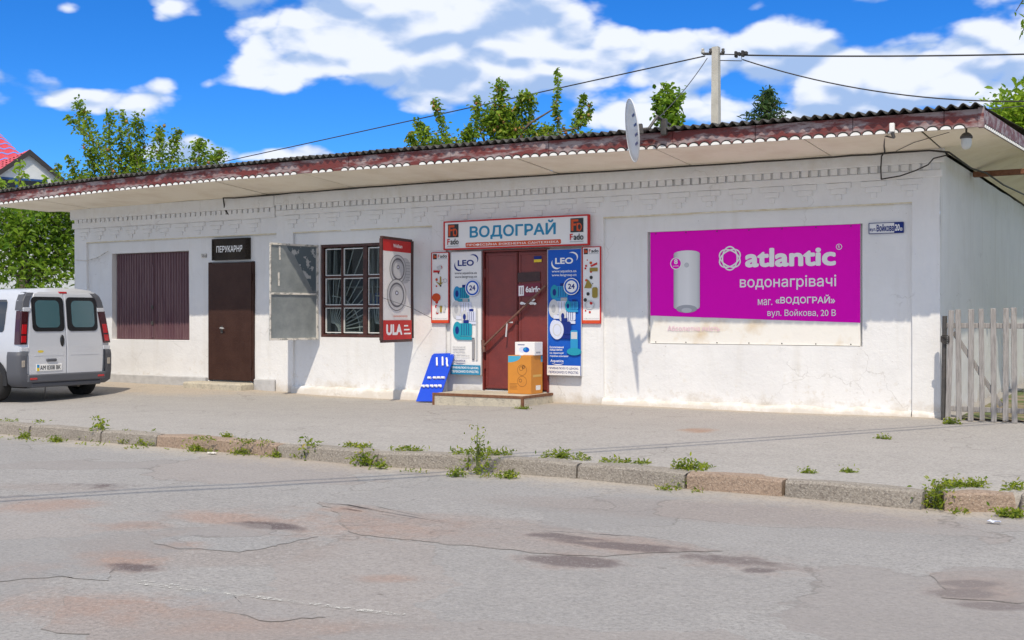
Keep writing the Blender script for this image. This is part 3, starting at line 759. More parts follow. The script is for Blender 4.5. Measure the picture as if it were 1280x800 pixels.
# soffit boards
sb = [XL + .02] + [S(x, EY) for x in (38, 168, 262, 372, 497, 640)] + [13.66, 15.72, LN + .02]
def wt(s): return HT + .035 + .05 * math.exp(-((s - 8.5) / 5) ** 2)
for i, (a, b) in enumerate(zip(sb, sb[1:])):
    K = 6; vs, fs = [], []; dz = R.uniform(-.006, .006)
    for k in range(K + 1):
        x = a + .011 + (b - a - .022) * k / K; sag = -.012 * math.sin(math.pi * k / K)
        y1 = -.02 if 0 < x < LN else -.02
        for (yy, zz) in ((EY + .028, ez(x) + .018), (EY + .028, ez(x) + .03), (y1, wt(x) + .012), (y1, wt(x))): vs.append((x, yy, zz + dz + sag))
    for k in range(K):
        for p in range(4): fs.append((k * 4 + p, k * 4 + (p + 1) % 4, k * 4 + 4 + (p + 1) % 4, k * 4 + 4 + p))
    fs += [(0, 1, 2, 3), (K * 4, K * 4 + 1, K * 4 + 2, K * 4 + 3)]
    MB().add(vs, fs).build('soffit_panel', 'soffit', roof)
def soff(x0, x1, y0, y1, za, zb, zc, zd, name='soffit_panel'):
    vs = [(x0, y0, za), (x1, y0, zb), (x1, y1, zc), (x0, y1, zd)]; vs += [(a, b, c + .012) for a, b, c in vs]
    MB().add(vs, [(0, 1, 2, 3), (4, 5, 6, 7)] + [(p, (p + 1) % 4, 4 + (p + 1) % 4, 4 + p) for p in range(4)]).build(name, 'soffit', roof)
soff(LN + .032, XR - .002, EY + .028, -.026, ez(LN) + .02, ez(XR) + .02, side_z(0) + .01, wt(LN))
yb = [-.014, 1.7, 3.5, 5.3, 7.1, DP]
for a, b in zip(yb, yb[1:]): soff(LN + .01, XR - .002, a + .006, b - .006, wt(LN), side_z(a) + .012, side_z(b) + .012, wt(LN))
soff(XL + .02, -.01, -.012, DP, ez(XL) + .03, wt(0), wt(0), ez(XL) + .03)
MB().bbox(LN + .005, XR, 2.55, 2.68, wt(LN) - .10, wt(LN) - .022, .006).build('roof_beam', 'rust', roof)

# ---- corrugated roller leaves of the left window
x0, x1, z0, z1 = o_roll; xm = (x0 + x1) / 2; yp = .155
wdw = bpy.data.objects.new('shuttered_window', None); col.objects.link(wdw); wdw.parent = bld
for a, b in ((x0 + .01, xm - .006), (xm + .006, x1 - .01)):
    vs, fs = [], []; n = int((b - a) / .0125)
    for k in range(n + 1):
        x = a + (b - a) * k / n; y = yp + .012 * (1 if math.sin(2 * math.pi * (x - x0) / .075) > 0 else -1)
        vs += [(x, y, z0 + .012), (x, y, z1 - .01)]
    fs = [(2 * k, 2 * k + 2, 2 * k + 3, 2 * k + 1) for k in range(n)]
    MB().add(vs, fs).build('shutter_leaf', 'purple_sheet', wdw, fix=False)
MB().bbox(xm - .02, xm + .02, yp - .03, yp + .02, z0 + .05, z1 - .25, .004).build('lock_bar', 'purple_sheet', wdw)
for q in (.3, .62): MB().bbox(xm - .03, xm + .03, yp - .05, yp - .028, z0 + q, z0 + q + .07, .006).build('padlock', 'dark_metal', wdw)
MB().bbox(x0 - .02, x1 + .02, .052, .20, z0 - .03, z0 + .004, .008).build('sill', 'plaster', wdw)

# ---- hairdresser's door
x0, x1, z0, z1 = o_door1
d1 = bpy.data.objects.new('steel_door', None); col.objects.link(d1); d1.parent = bld
MB().bbox(x0 + .035, x1 - .035, -.012, .05, z0 + .03, z1 - .02, .006).build('door_leaf', 'door_brown', d1)
for a, b, c, e in ((x0 + .004, x0 + .032, z0 + .02, z1 - .005), (x1 - .032, x1 - .004, z0 + .02, z1 - .005)): MB().bbox(a, b, .0, .07, c, e, .004).build('door_frame', 'door_brown', d1)
for q in (.28, z1 - z0 - .38): MB().tube([(x1 - .03, -.022, z0 + q), (x1 - .03, -.022, z0 + q + .15)], .013, 8).build('hinge', 'door_brown', d1)
hx, hz = S(278), ZZ(278, 412)
MB().bbox(hx - .03, hx + .03, -.026, -.011, hz - .07, hz + .07, .006).build('lock_plate', 'dark_metal', d1)
MB().tube([(hx, -.02, hz + .03), (hx, -.06, hz + .03), (hx + .1, -.065, hz + .025)], .011, 8).build('door_handle', 'silver_print', d1)
MB().bbox(x0 - .25, x1 + .06, -.42, -.02, -.25, z0 + .004, .03).build('door_sill', 'concrete', bld)

# ---- big shop window with its grille, sashes and opened steel shutters
x0, x1, z0, z1 = o_win; yf = .10
win = bpy.data.objects.new('shop_window', None); col.objects.link(win); win.parent = bld
fw = .052
for nm, bx in (('window_frame', (x0 + .003, x1 - .003, z1 - fw, z1 - .003)), ('window_frame', (x0 + .003, x1 - .003, z0 + .003, z0 + fw)), ('window_frame', (x0 + .003, x0 + fw, z0 + fw, z1 - fw)),
               ('window_frame', (x1 - fw, x1 - .003, z0 + fw, z1 - fw))):
    MB().bbox(bx[0], bx[1], yf - .03, yf + .09, bx[2], bx[3], .006).build(nm, 'frame_red_brown', win)
cxs = [x0 + fw, S(428, yf), S(457, yf), 0, x1 - fw]; cxs[3] = (cxs[2] + cxs[4]) / 2
rzs = [z0 + fw, ZZ(430, 383, yf), ZZ(430, 346, yf), z1 - fw]
for i, c in enumerate(cxs[1:4]):
    hw = .045 if i == 1 else .016
    MB().bbox(c - hw, c + hw, yf - .02, yf + .06, rzs[0], rzs[3], .005).build('mullion', 'frame_red_brown', win)
for c in rzs[1:3]: MB().bbox(cxs[0], cxs[4], yf - .012, yf + .05, c - .018, c + .018, .004).build('transom', 'frame_red_brown', win)
for i in range(4):
    for j in range(3):
        a, b = cxs[i] + (.02 if i != 2 else .05), cxs[i + 1] - (.02 if i != 1 else .05); c, e = rzs[j] + .022, rzs[j + 1] - .022
        for bx in ((a, b, c, c + .016), (a, b, e - .016, e), (a, a + .016, c + .016, e - .016), (b - .016, b, c + .016, e - .016)):
            MB().box(bx[0], bx[1], yf + .012, yf + .05, bx[2], bx[3]).build('sash_bar', 'white_bar', win)
        MB().box(a + .016, b - .016, yf + .028, yf + .032, c + .016, e - .016).build('pane', 'glass', win)
for (ga, gb) in ((cxs[0], cxs[2] - .05), (cxs[2] + .05, cxs[4])):       # sunburst bars inside
    gm = MB(); ox, oz = ga + .12, rzs[0] + .06; tw, th = gb - ga, rzs[3] - rzs[0]
    for k in range(13):
        an = math.radians(-2 + k * 8.2); dx, dz = math.cos(an), math.sin(an)
        t = min((gb - ox) / dx if dx > 1e-3 else 9, (rzs[3] - oz) / dz if dz > 1e-3 else 9)
        gm.tube([(ox + dx * .14, yf + .085, oz + dz * .14), (ox + dx * t, yf + .085, oz + dz * t)], .0105, 5)
    for r in (.14, .62):
        gm.tube([(min(gb, ox + r * math.cos(math.radians(q))), yf + .085, oz + r * math.sin(math.radians(q))) for q in range(0, 98, 7)], .0105, 5)
    gm.build('sunburst_grille', 'white_bar', win)
# curtains and goods inside
for a, b in ((x0 + .03, x0 + .10), (S(459, .3), S(459, .3) + .07)):
    vs = []; n = 14
    for k in range(n + 1): xx = a + (b - a) * k / n; yy = .42 + .018 * math.sin(k * 1.7); vs += [(xx, yy, z0 - .1), (xx, yy, z1)]
    MB().add(vs, [(2 * k, 2 * k + 2, 2 * k + 3, 2 * k + 1) for k in range(n)]).build('curtain', 'curtain', win)
mat('goods_blue', (.03, .14, .5), .4); mat('goods_red', (.6, .05, .06), .4); mat('goods_white', (.7, .7, .7), .4)
shelf_goods = [('goods_blue', .55, .8, .55, .80), ('goods_red', 1.0, 1.2, .95, 1.2), ('goods_white', .3, .5, 0.0, .35), ('goods_blue', .95, 1.25, .0, .42), ('goods_white', 1.45, 1.7, .35, .7), ('goods_white', .7, .95, .4, .6), ('goods_red', 1.5, 1.62, .95, 1.2)]
for mm, a, b, c, e in shelf_goods:
    g = MB().bbox(x0 + a, x0 + b, .75, .95, z0 + c, z0 + e, .02).build('goods_box', mm, win)
for c in (0.0, .37, .92): MB().box(x0 - .1, x1 + .1, .65, 1.05, z0 + c - .03, z0 + c - .005).build('goods_shelf', 'interior', win)
# shutters
def shutter(hx, ang, w, z0, z1, inside):
    o = bpy.data.objects.new('shutter', None); col.objects.link(o); o.parent = win; o.location = Vector((hx, -.005, 0)) - rootloc(win); o.rotation_euler = (0, 0, ang)
    h = z1 - z0                                   # local x from the hinge outwards, y thickness
    return o, h
hl = W(397.5, 366); ol = Vector((6.30, -.99, 0)); ang = math.atan2(ol.y, ol.x - hl.x); wl = math.hypot(ol.y, ol.x - hl.x)
sz0, sz1 = ZZ(397, 424.5), ZZ(397, 306.5)
oL, h = shutter(hl.x, ang, wl, sz0, sz1, True)
# local +y (after rotation) faces right/back: the camera sees the +y face
MB().box(.012, wl, -.004, .004, sz0, sz1).build('sheet', 'zinc', oL, True)
for bx in ((.0, wl, sz0, sz0 + .035), (.0, wl, sz1 - .035, sz1), (.0, .04, sz0 + .035, sz1 - .035), (wl - .03, wl, sz0 + .035, sz1 - .035), (.04, wl - .03, sz0 + h * .47, sz0 + h * .47 + .035)):
    MB().bbox(bx[0], bx[1], .005, .026, bx[2], bx[3], .003).build('shutter_frame', 'peel_white', oL, True)
m = MB(); pts = [(.05, sz1 - .04), (.05, sz0 + h * .52)]
pl = [(.05, sz1 - .045), (.05, sz0 + h * .515), (.12, sz0 + h * .515), (.2, sz0 + h * .6), (.33, sz0 + h * .72), (.42, sz0 + h * .80), (.50, sz1 - .20), (.62, sz1 - .12), (.66, sz1 - .045)]
m.add([(x, .0052, z) for x, z in pl], [tuple(range(len(pl)))]); m.build('old_paint', 'flaked_paint', oL, True)
for (u, za, zb) in ((.78, .83, .97), (.80, .56, .70)):
    MB().add([(wl * u - .01, .0055, sz0 + h * za), (wl * u + .025, .0055, sz0 + h * za), (wl * u + .03, .0055, sz0 + h * zb), (wl * u - .005, .0055, sz0 + h * zb)], [(0, 1, 2, 3)]).build('paint_smear', 'peel_white', oL, True)
hr = W(514, 366); orr = Vector((8.72, -1.0, 0)); angr = math.atan2(orr.y, orr.x - hr.x); wr = math.hypot(orr.y, orr.x - hr.x)
rz0, rz1 = ZZ(514, 425.5), ZZ(514, 301)
oR, h2 = shutter(hr.x, angr, wr, rz0, rz1, False)
MB().box(.0, wr, -.006, .004, rz0, rz1).build('sheet', 'zinc', oR, True)
for bx in ((.0, wr, rz0 - .02, rz0 + .02), (.0, wr, rz1 - .02, rz1 + .02), (wr - .02, wr + .02, rz0 + .02, rz1 - .02), (.0, .03, rz0 + .02, rz1 - .02)):
    MB().bbox(bx[0], bx[1], -.024, .024, bx[2], bx[3], .003).build('shutter_frame', 'frame_red_brown', oR, True)

# ---- shop entrance: two maroon leaves with a bar across
x0, x1, z0, z1 = o_door2; yd = .05
ent = bpy.data.objects.new('entrance_door', None); col.objects.link(ent); ent.parent = bld
xm = S(645.5)
for a, b in ((x0 + .03, xm - .008), (xm + .008, x1 - .03)):
    lf = MB().bbox(a, b, yd, yd + .045, z0 + .02, z1 - .04, .006).build('door_leaf', 'door_maroon', ent)
    for bx in ((a + .01, b - .01, z1 - .10, z1 - .06), (a + .01, b - .01, z0 + .03, z0 + .07), (a + .01, a + .05, z0 + .07, z1 - .10), (b - .05, b - .01, z0 + .07, z1 - .10)):
        MB().bbox(bx[0], bx[1], yd - .012, yd, bx[2], bx[3], .004).build('leaf_rib', 'door_maroon', ent)
for a, b in ((x0 + .002, x0 + .026), (x1 - .026, x1 - .002)): MB().bbox(a, b, -.005, .10, z0, z1 - .006, .004).build('door_frame', 'door_maroon', ent)
MB().bbox(x0 + .028, x1 - .028, -.005, .10, z1 - .036, z1 - .006, .004).build('door_frame', 'door_maroon', ent)
A, B = W(605, 432, -.06), W(682, 357, -.03)
MB().tube([A, B], .018, 8).build('security_bar', 'iron', ent)
p = W(634, 403, -.05); q = W(632.5, 421, -.06)
MB().tube([p + Vector((.09, .03, .0)), p, q], .014, 8).build('bar_handle', 'silver_print', ent)
MB().tube([W(603.5, 425, -.05), W(605, 440, -.05)], .03, 8).build('bar_hinge', 'iron', ent)
for zz in (z0 + .35, z1 - .45): MB().tube([(x0 + .03, yd - .02, zz), (x0 + .03, yd - .02, zz + .14)], .014, 8).build('hinge', 'door_maroon', ent)
def leafpoly(px, m, name, dy):
    pts = [W(x, y, yd) for x, y in px]; MB().add([(p.x, yd - dy, p.z) for p in pts], [tuple(range(len(pts)))]).build(name, m, ent)
leafpoly([(668, 326.5), (677.5, 326), (677.5, 320), (668, 320.5)], 'navy', 'flag_sticker', .0146); mat('flag_yellow', (.75, .55, .02), .5)
leafpoly([(668, 328), (677.5, 327.5), (677.5, 324), (668, 324.5)], 'flag_yellow', 'flag_sticker', .0156)
mat('sticker_dark', (.035, .012, .012), .5, (.05, .02, .02), 9); mat('sticker_wine', (.17, .008, .03), .45)
leafpoly([(647.5, 353), (675.5, 351), (675.5, 339.5), (647.5, 341)], 'sticker_dark', 'sticker', .0146)
leafpoly([(647.5, 371), (676, 369.5), (676, 353.5), (647.5, 355.5)], 'sticker_wine', 'sticker', .0156)
def wtext(s, px0, px1, ytop, ybot, m, par, y, bold=0.0):
    a = W(px0, ybot, y); b = W(px1, ybot, y); c = W(px0, ytop, y)
    return link('lettering', text_mesh(s, b.x - a.x, c.z - a.z, m, bold), par, a - rootloc(par))
wtext('6airfo', 657, 675.5, 358, 365.5, 'text_white', ent, yd - .017, .03)
leafpoly([(649, 370), (655.5, 369.5), (655.5, 357), (649, 357.5)], 'text_white', 'sticker', .0166)
for cx in (651.2, 653.4): leafpoly([(cx - .4, 368), (cx + .4, 368), (cx + .4, 359), (cx - .4, 359)], 'sticker_wine', 'sticker', .0175)
for (cx, cy, w, hh) in ((653, 379, 3, 2), (657, 380, 2.2, 1.6), (666, 374.5, 3.5, 2.6), (665, 379, 4.5, 2.2), (669, 379.5, 2, 2)):
    leafpoly([(cx + w * math.cos(k * 1.05) * R.uniform(.7, 1.1), cy + hh * math.sin(k * 1.05) * R.uniform(.7, 1.1)) for k in range(6)], 'text_white', 'torn_sticker', .0150 + .0002 * R.random())

# ================================================================== PORCH, BOXES, DISPLAY BOARD
px0, px1 = 9.72, 11.36; PT = .125
por = thing('porch_step', 'low concrete porch step with rusty steel edging before the maroon shop door', 'step', ((px0 + px1) / 2, -.5, 0))
MB().bbox(px0, px1, -.99, -.05, -.25, PT, .012).build('slab', 'concrete', por)
for bx in ((px0 - .006, px1 + .006, -.998, -.955, PT - .035, PT + .006), (px1 - .035, px1 + .007, -.953, -.05, PT - .035, PT + .006)):
    MB().bbox(*bx, .003).build('edge_angle', 'rust', por)
for xx in (px0 - .004, px1 - .033): MB().bbox(xx, xx + .04, -.999, -.96, -.2, PT - .037, .003).build('corner_angle', 'rust', por)

bx0 = S(635.5, -.48); bx1 = S(664.5, -.48)
box = thing('cardboard_box', 'tall orange cardboard box standing on the porch step', 'box', ((bx0 + bx1) / 2, -.3, PT))
BH = .60; by0, by1 = -.50, -.13
MB().bbox(bx0, bx1, by0, by1, PT + .002, PT + BH, .006).build('carton', 'cardboard', box)
MB().bbox((bx0 + bx1) / 2 - .03, (bx0 + bx1) / 2 + .03, by0 - .001, by1 + .001, PT + BH, PT + BH + .0012, .0004).build('packing_tape', 'pale_print', box)
mat('card_dark', (.30, .12, .02), .6); mat('card_blue', (.06, .38, .58), .5); mat('card_tape', (.66, .42, .12), .35)
def onfront(m, pts, name, dy, ob=box): MB().add([(x, by0 - dy, z) for x, z in pts], [tuple(range(len(pts)))]).build(name, m, ob)
w = bx1 - bx0; fz = lambda v: PT + BH * v; fx = lambda u: bx0 + w * u
onfront('card_blue', [(fx(.02), fz(.985))] + [(fx(.02 + .55 * math.cos(t)), fz(.985 - .17 * math.sin(t))) for t in np.linspace(0, math.pi / 2, 8)], 'print', .0012)
def rng(cu, cv, r, t, m='card_dark'):
    vs, fs = [], []
    for k in range(25):
        a = 2 * math.pi * k / 24
        for q in (r, r - t): vs.append((fx(cu) + q * math.cos(a), by0 - .0014, fz(cv) + q * math.sin(a)))
    MB().add(vs, [(2 * k, 2 * k + 1, 2 * k + 3, 2 * k + 2) for k in range(24)]).build('print', m, box)
rng(.62, .62, .085, .008); rng(.58, .66, .035, .008); rng(.68, .70, .03, .02); rng(.62, .33, .085, .008); rng(.55, .35, .03, .012)
for k in range(5): onfront('card_dark', [(fx(.08), fz(.26 - .035 * k)), (fx(.42 - .03 * (k % 2)), fz(.26 - .035 * k)), (fx(.42 - .03 * (k % 2)), fz(.272 - .035 * k)), (fx(.08), fz(.272 - .035 * k))], 'print', .0012)
def onside(m, y0, y1, z0, z1, name, d=.0012): MB().add([(bx1 + d, y0, z0), (bx1 + d, y1, z0), (bx1 + d, y1, z1), (bx1 + d, y0, z1)], [(0, 1, 2, 3)]).build(name, m, box)
onside('white_print', by0 + .15, by0 + .30, fz(.10), fz(.22), 'paper_label'); onside('card_tape', by0 + .06, by0 + .33, fz(.44), fz(.50), 'packing_tape'); onside('card_blue', by1 - .06, by1 - .005, fz(.82), fz(.985), 'print')

wx0, wx1 = S(644, -.42), S(668.5, -.42); wz = PT + BH + .0015
wb = thing('white_carton', 'small white carton with a blue pump picture on top of the orange box', 'box', ((wx0 + wx1) / 2, -.3, wz))
MB().bbox(wx0, wx1, -.43, -.17, wz, wz + .205, .005).build('carton', 'white_print', wb)
def wfront(m, pts, name, dy): MB().add([(wx0 + (wx1 - wx0) * u, -.43 - dy, wz + .205 * v) for u, v in pts], [tuple(range(len(pts)))]).build(name, m, wb)
ellp = lambda u, v, a, b: [(u + a * math.cos(t), v + b * math.sin(t)) for t in np.linspace(0, 2 * math.pi, 20)[:-1]]
wfront('pale_print', ellp(.38, .42, .17, .22), 'print', .001); wfront('leo_blue', ellp(.58, .42, .16, .20), 'print', .0016); wfront('sky_blue_print', ellp(.52, .48, .07, .12), 'print', .002)
wfront('navy', [(.15, .76), (.5, .76), (.5, .82), (.15, .82)], 'print', .001)
MB().add([(wx1 + .001, -.38, wz + .03), (wx1 + .001, -.24, wz + .03), (wx1 + .001, -.24, wz + .055), (wx1 + .001, -.38, wz + .055)], [(0, 1, 2, 3)]).build('print', 'grey_print', wb)

# blue board of plastic fittings leaning on the wall
bl, br, tl, tr = W(520, 501.5, -.57), W(548, 503, -.57), W(540.5, 442, -.035), W(569.5, 442.5, -.035)
ex = (br - bl); bw = ex.length; ex.normalize(); ez_ = ((tl - bl)); bh = ez_.length; ez_.normalize(); ey = ez_.cross(ex).normalized()
ex = ey.cross(ez_) * 1.0
if ex.x < 0: ex, ey = -ex, -ey
Mb = Matrix(((ex.x, ey.x, ez_.x, bl.x), (ex.y, ey.y, ez_.y, bl.y), (ex.z, ey.z, ez_.z, bl.z), (0, 0, 0, 1)))
brd = thing('display_board', 'blue sample board of white plastic pipe fittings leaning beside the porch', 'display board', bl)
def bb(m, name, mm): m.xf(Mb).build(name, mm, brd)
bb(MB().prism([(0, 0), (bw, 0), (bw, bh - .04), (bw - .03, bh), (.03, bh), (0, bh - .04)], 0, .015), 'board', 'board_blue')
sg = -1 if (Mb.to_3x3() @ Vector((0, -1, 0))).dot(Vector((0, -1, 0.3))) > 0 else 1
F_ = .012 * sg + (0 if sg < 0 else .015)
for (u, v, dx, dz) in ((.30, .72, .06, .16), (.55, .72, .06, .17)): bb(MB().tube([(u * bw, F_ + sg * .01, v * bh + dz), (u * bw + dx, F_ + sg * .01, v * bh)], .016, 8), 'pipe_sample', 'pvc_white')
bb(MB().tube([(.74 * bw, F_ + sg * .01, .88 * bh), (.80 * bw, F_ + sg * .01, .83 * bh), (.84 * bw, F_ + sg * .01, .76 * bh), (.92 * bw, F_ + sg * .01, .70 * bh)], .016, 8), 'bent_pipe_sample', 'pvc_white')
for u in (.28, .52, .70, .88): bb(MB().tube([(u * bw - .03, F_ + sg * .01, .47 * bh), (u * bw + .03, F_ + sg * .01, .465 * bh)], .022, 8), 'fitting', 'pvc_white')
for u in (.12, .30, .50, .68, .86): bb(MB().tube([(u * bw - .025, F_ + sg * .012, .30 * bh), (u * bw + .02, F_ + sg * .012, .30 * bh), (u * bw + .022, F_ + sg * .012, .27 * bh)], .021, 8), 'fitting', 'pvc_white')
o = link('lettering', text_mesh('MARK & STIMUL', bw * .6, .03, 'navy', .02), brd); o.matrix_local = Matrix.Translation(-rootloc(brd)) @ Mb @ Matrix.Translation((.3 * bw, F_ - .004 * (1 if sg > 0 else -1) - (.010 if sg > 0 else -.010), .92 * bh))

# ================================================================== SIGNS
def panel_px(name, label, x0, ytl, ybl, x1, y, m, **k):
    a = W(x0, ybl, y); b = W(x1, ybl, y); c = W(x0, ytl, y)
    p = Panel(name, label, b.x - a.x, c.z - a.z, m, a, **k); p.org = a; p.y = y
    def uv(px, py):
        q = W(px, py, y); return (q.x - a.x) / p.w, (q.z - a.z) / p.h
    p.uv = uv
    def pt(t, X0, yt, yb, X1, mm, bold=0.0):
        u0, v0 = uv(X0, yb); u1, _ = uv(X1, yb); _, v1 = uv(X0, yt); return p.text(t, u0, v0, u1, v1, mm, bold)
    p.pt = pt; return p
# shop name board
P = panel_px('shop_sign', 'white shop name board with blue lettering above the entrance', 556, 278.5, 311, 734.5, -.10, 'white_print', t=.05, frame='red_paint', fw=.022)
P.text('ВОДОГРАЙ', .185, .30, .79, .93, 'letter_blue', .028)
P.rrect(.155, .03, .825, .20, .02, 'print_orange'); P.text('ПРОФЕСІЙНА ІНЖЕНЕРНА САНТЕХНІКА', .165, .065, .81, .175, 'text_white', .01)
def fado(p, u0, u1, v0, v1, sq=True, line=True):
    w = u1 - u0; h = v1 - v0
    if sq:
        p.rect(u0 + w * .04, v0 + h * .42, u1 - w * .02, v1, 'print_black')
        q = lambda a, b, c, d: p.rect(u0 + w * a, v0 + h * (.42 + .58 * b), u0 + w * c, v0 + h * (.42 + .58 * d), 'print_orange')
        q(.10, .10, .26, .92); q(.10, .76, .62, .92); q(.26, .48, .46, .62)
        p.ring(u0 + w * .64, v0 + h * (.42 + .58 * .36), .2 * w, .24 * h * .58 * 1.1, .018, 'print_orange', a0=-90, a1=90); q(.52, .10, .66, .24); q(.52, .50, .66, .66); q(.50, .10, .60, .66)
    p.text('F', u0, v0 + h * .10, u0 + w * .22, v0 + h * .36, 'red_paint', .02); p.text('ado', u0 + w * .28, v0 + h * .10, u1, v0 + h * .36, 'print_black', .02)
    if line: p.rect(u0, v0 + h * .02, u1, v0 + h * .045, 'grey_print')
fado(P, .02, .105, .06, .93); fado(P, .885, .975, .06, .93)

def small_fado(name, label, x0, yt, yb, x1, seed, group=None):
    p = panel_px(name, label, x0, yt, yb, x1, -.035, 'white_print', t=.02, frame='red_paint', fw=.012)
    p.rect(.06, .91, .30, .985, 'print_black'); p.rect(.10, .925, .16, .975, 'print_orange'); p.rect(.18, .93, .27, .96, 'print_orange')
    p.text('F', .36, .93, .46, .975, 'red_paint', .02); p.text('ado', .50, .93, .92, .975, 'print_black', .02); p.rect(.36, .912, .92, .918, 'grey_print')
    p.rect(.0, .0, 1, .035, 'print_orange'); p.text('ПРОФЕСІЙНА САНТЕХНІКА', .06, .05, .94, .066, 'grey_print')
    r = random.Random(seed)
    for k in range(13):
        u, v = r.uniform(.08, .92), r.uniform(.12, .86); q = r.uniform(.012, .045); p.ell(u, v, q * p.h / p.w * .55, q * .55, r.choice(['red_paint', 'print_black', 'print_orange', 'red_paint']))
    return p
p = small_fado('fittings_poster', 'narrow white poster of pipe fittings with a big orange dot left of the entrance', 540, 316.5, 403, 560.5, 3)
p.ell(.28, .36, .26, .06, 'print_orange')
p.poly([(.3, .80), (.55, .83), (.62, .78), (.4, .74)], 'silver_print'); p.rect(.1, .72, .4, .75, 'red_paint'); p.rect(.5, .56, .58, .66, 'gold_print'); p.poly([(.25, .59), (.5, .53), (.7, .58), (.5, .565)], 'gold_print'); p.ring(.82, .60, .10, .028, .012, 'silver_print')
for u in (.3, .5, .7): p.rect(u, .13 + u * .03, u + .13, .24, 'gold_print' if u == .5 else 'silver_print')
p = small_fado('fittings_poster', 'narrow white poster with a red handled brass valve right of the entrance', 728.5, 309.5, 403.5, 750, 8)
p.rect(.42, .68, .88, .73, 'gold_print'); p.poly([(.5, .74), (.85, .77), (.85, .80), (.45, .76)], 'red_paint'); p.poly([(.1, .46), (.3, .58), (.55, .50), (.5, .46)], 'gold_print'); p.rrect(.56, .33, .88, .47, .03, 'gold_print'); p.ring(.42, .24, .26, .05, .02, 'silver_print')

def leo(name, label, x0, yt, yb, x1, blue):
    p = panel_px(name, label, x0, yt, yb, x1, -.035, 'leo_blue' if blue else 'white_print', t=.02, frame='silver_print', fw=.008)
    t = 'text_white' if blue else 'navy'; t2 = 'text_white' if blue else 'dark_grey_print'
    p.text('LEO', .22, .885, .76, .935, t, .03)
    p.ring(.28, .895, .16, .045, .030, t, a0=150, a1=310, taper=True); p.ring(.72, .935, .17, .04, .026, t, a0=-40, a1=120, taper=True)
    p.text('www.aquatica.ua', .12, .812, .86, .838, t2, .012); p.text('www.leogroup.cn', .12, .782, .86, .808, t2, .012)
    def motor(u, v, s, body, dark, face):
        p.rrect(u - .22 * s, v - .035 * s, u + .18 * s, v + .045 * s, .03 * s, body)
        for k in range(5): p.rect(u - .15 * s + .06 * s * k, v - .03 * s, u - .135 * s + .06 * s * k, v + .04 * s, dark)
        p.ell(u - .20 * s, v, .11 * s, .055 * s, face); p.ell(u - .20 * s, v, .05 * s, .025 * s, dark); p.rect(u - .04 * s, v + .045 * s, u + .1 * s, v + .065 * s, dark); p.rect(u - .2 * s, v - .06 * s, u + .18 * s, v - .038 * s, body)
    A, B_, C = ('teal', 'navy', 'sky_blue_print') if not blue else ('sky_blue_print', 'navy', 'teal')
    motor(.42, .66, 1.1, A, B_, C); motor(.45, .53, 1.35, 'pale_print', 'grey_print', 'silver_print'); motor(.66, .47, 1.0, 'pale_print', B_, 'silver_print')
    if blue: motor(.78, .55, .8, 'sky_blue_print', 'navy', 'teal')
    motor(.48, .36 if not blue else .37, 1.3, A if not blue else 'navy', B_, A if not blue else 'pale_print')
    if not blue:
        p.rect(.84, .12, .90, .54, 'silver_print'); p.rect(.87, .12, .89, .54, 'grey_print'); p.rect(.72, .12, .80, .30, 'dark_grey_print'); p.rect(.745, .13, .765, .29, 'silver_print')
    else:
        p.rrect(.70, .18, .92, .36, .03, 'sky_blue_print'); p.rect(.72, .29, .90, .345, 'silver_print'); p.ell(.81, .19, .22, .03, 'teal')
        p.ell(.30, .36, .2, .075, 'pale_print'); p.ring(.30, .36, .12, .045, .02, 'silver_print')
    p.ell(.73, .705, .24, .068, 'leo_blue'); p.ring(.73, .705, .225, .064, .012, 'text_white'); p.ell(.73, .705, .165, .047, 'text_white'); p.text('24', .63, .685, .83, .727, 'navy', .03)
    for k, s in enumerate(('Ексклюзивний', 'представник', 'на території', 'України компанія')):
        p.text(s, .08, .215 - .024 * k, .08 + .035 * len(s), .232 - .024 * k, t2 if blue else 'grey_print', .015)
    p.text('Aquatica', .10, .098, .50, .125, t, .01); p.ring(.32, .105, .2, .02, .012, t, a0=200, a1=340, taper=True)
    p.rect(0, 0, 1, .078, 'white_print' if blue else 'letter_blue'); tc = 'navy' if blue else 'text_white'
    p.text('ПРИВАБЛЮЄМО ЦІНОЮ,', .05, .044, .95, .064, tc, .02); p.text('ПЕРЕКОНУЄМО ЯКІСТЮ.', .05, .014, .95, .034, tc, .02)
    return p
leo('pump_poster', 'tall white water pump poster left of the maroon shop door', 564, 315.5, 467.5, 601.5, False)
leo('pump_poster', 'tall bright blue water pump poster right of the maroon shop door', 685, 312.5, 468.5, 726.5, True)

# sink poster on the opened shutter (faces right)
pw, ph = wr - .05, h2 - .05
sk = thing('sink_poster', 'red and white poster of steel kitchen sinks on the opened window shutter', 'poster', (hr.x, -.005, rz0 + .025), rotz=angr + math.pi)
so = Panel('x', '', pw, ph, 'white_print', None, t=.006, root=sk)
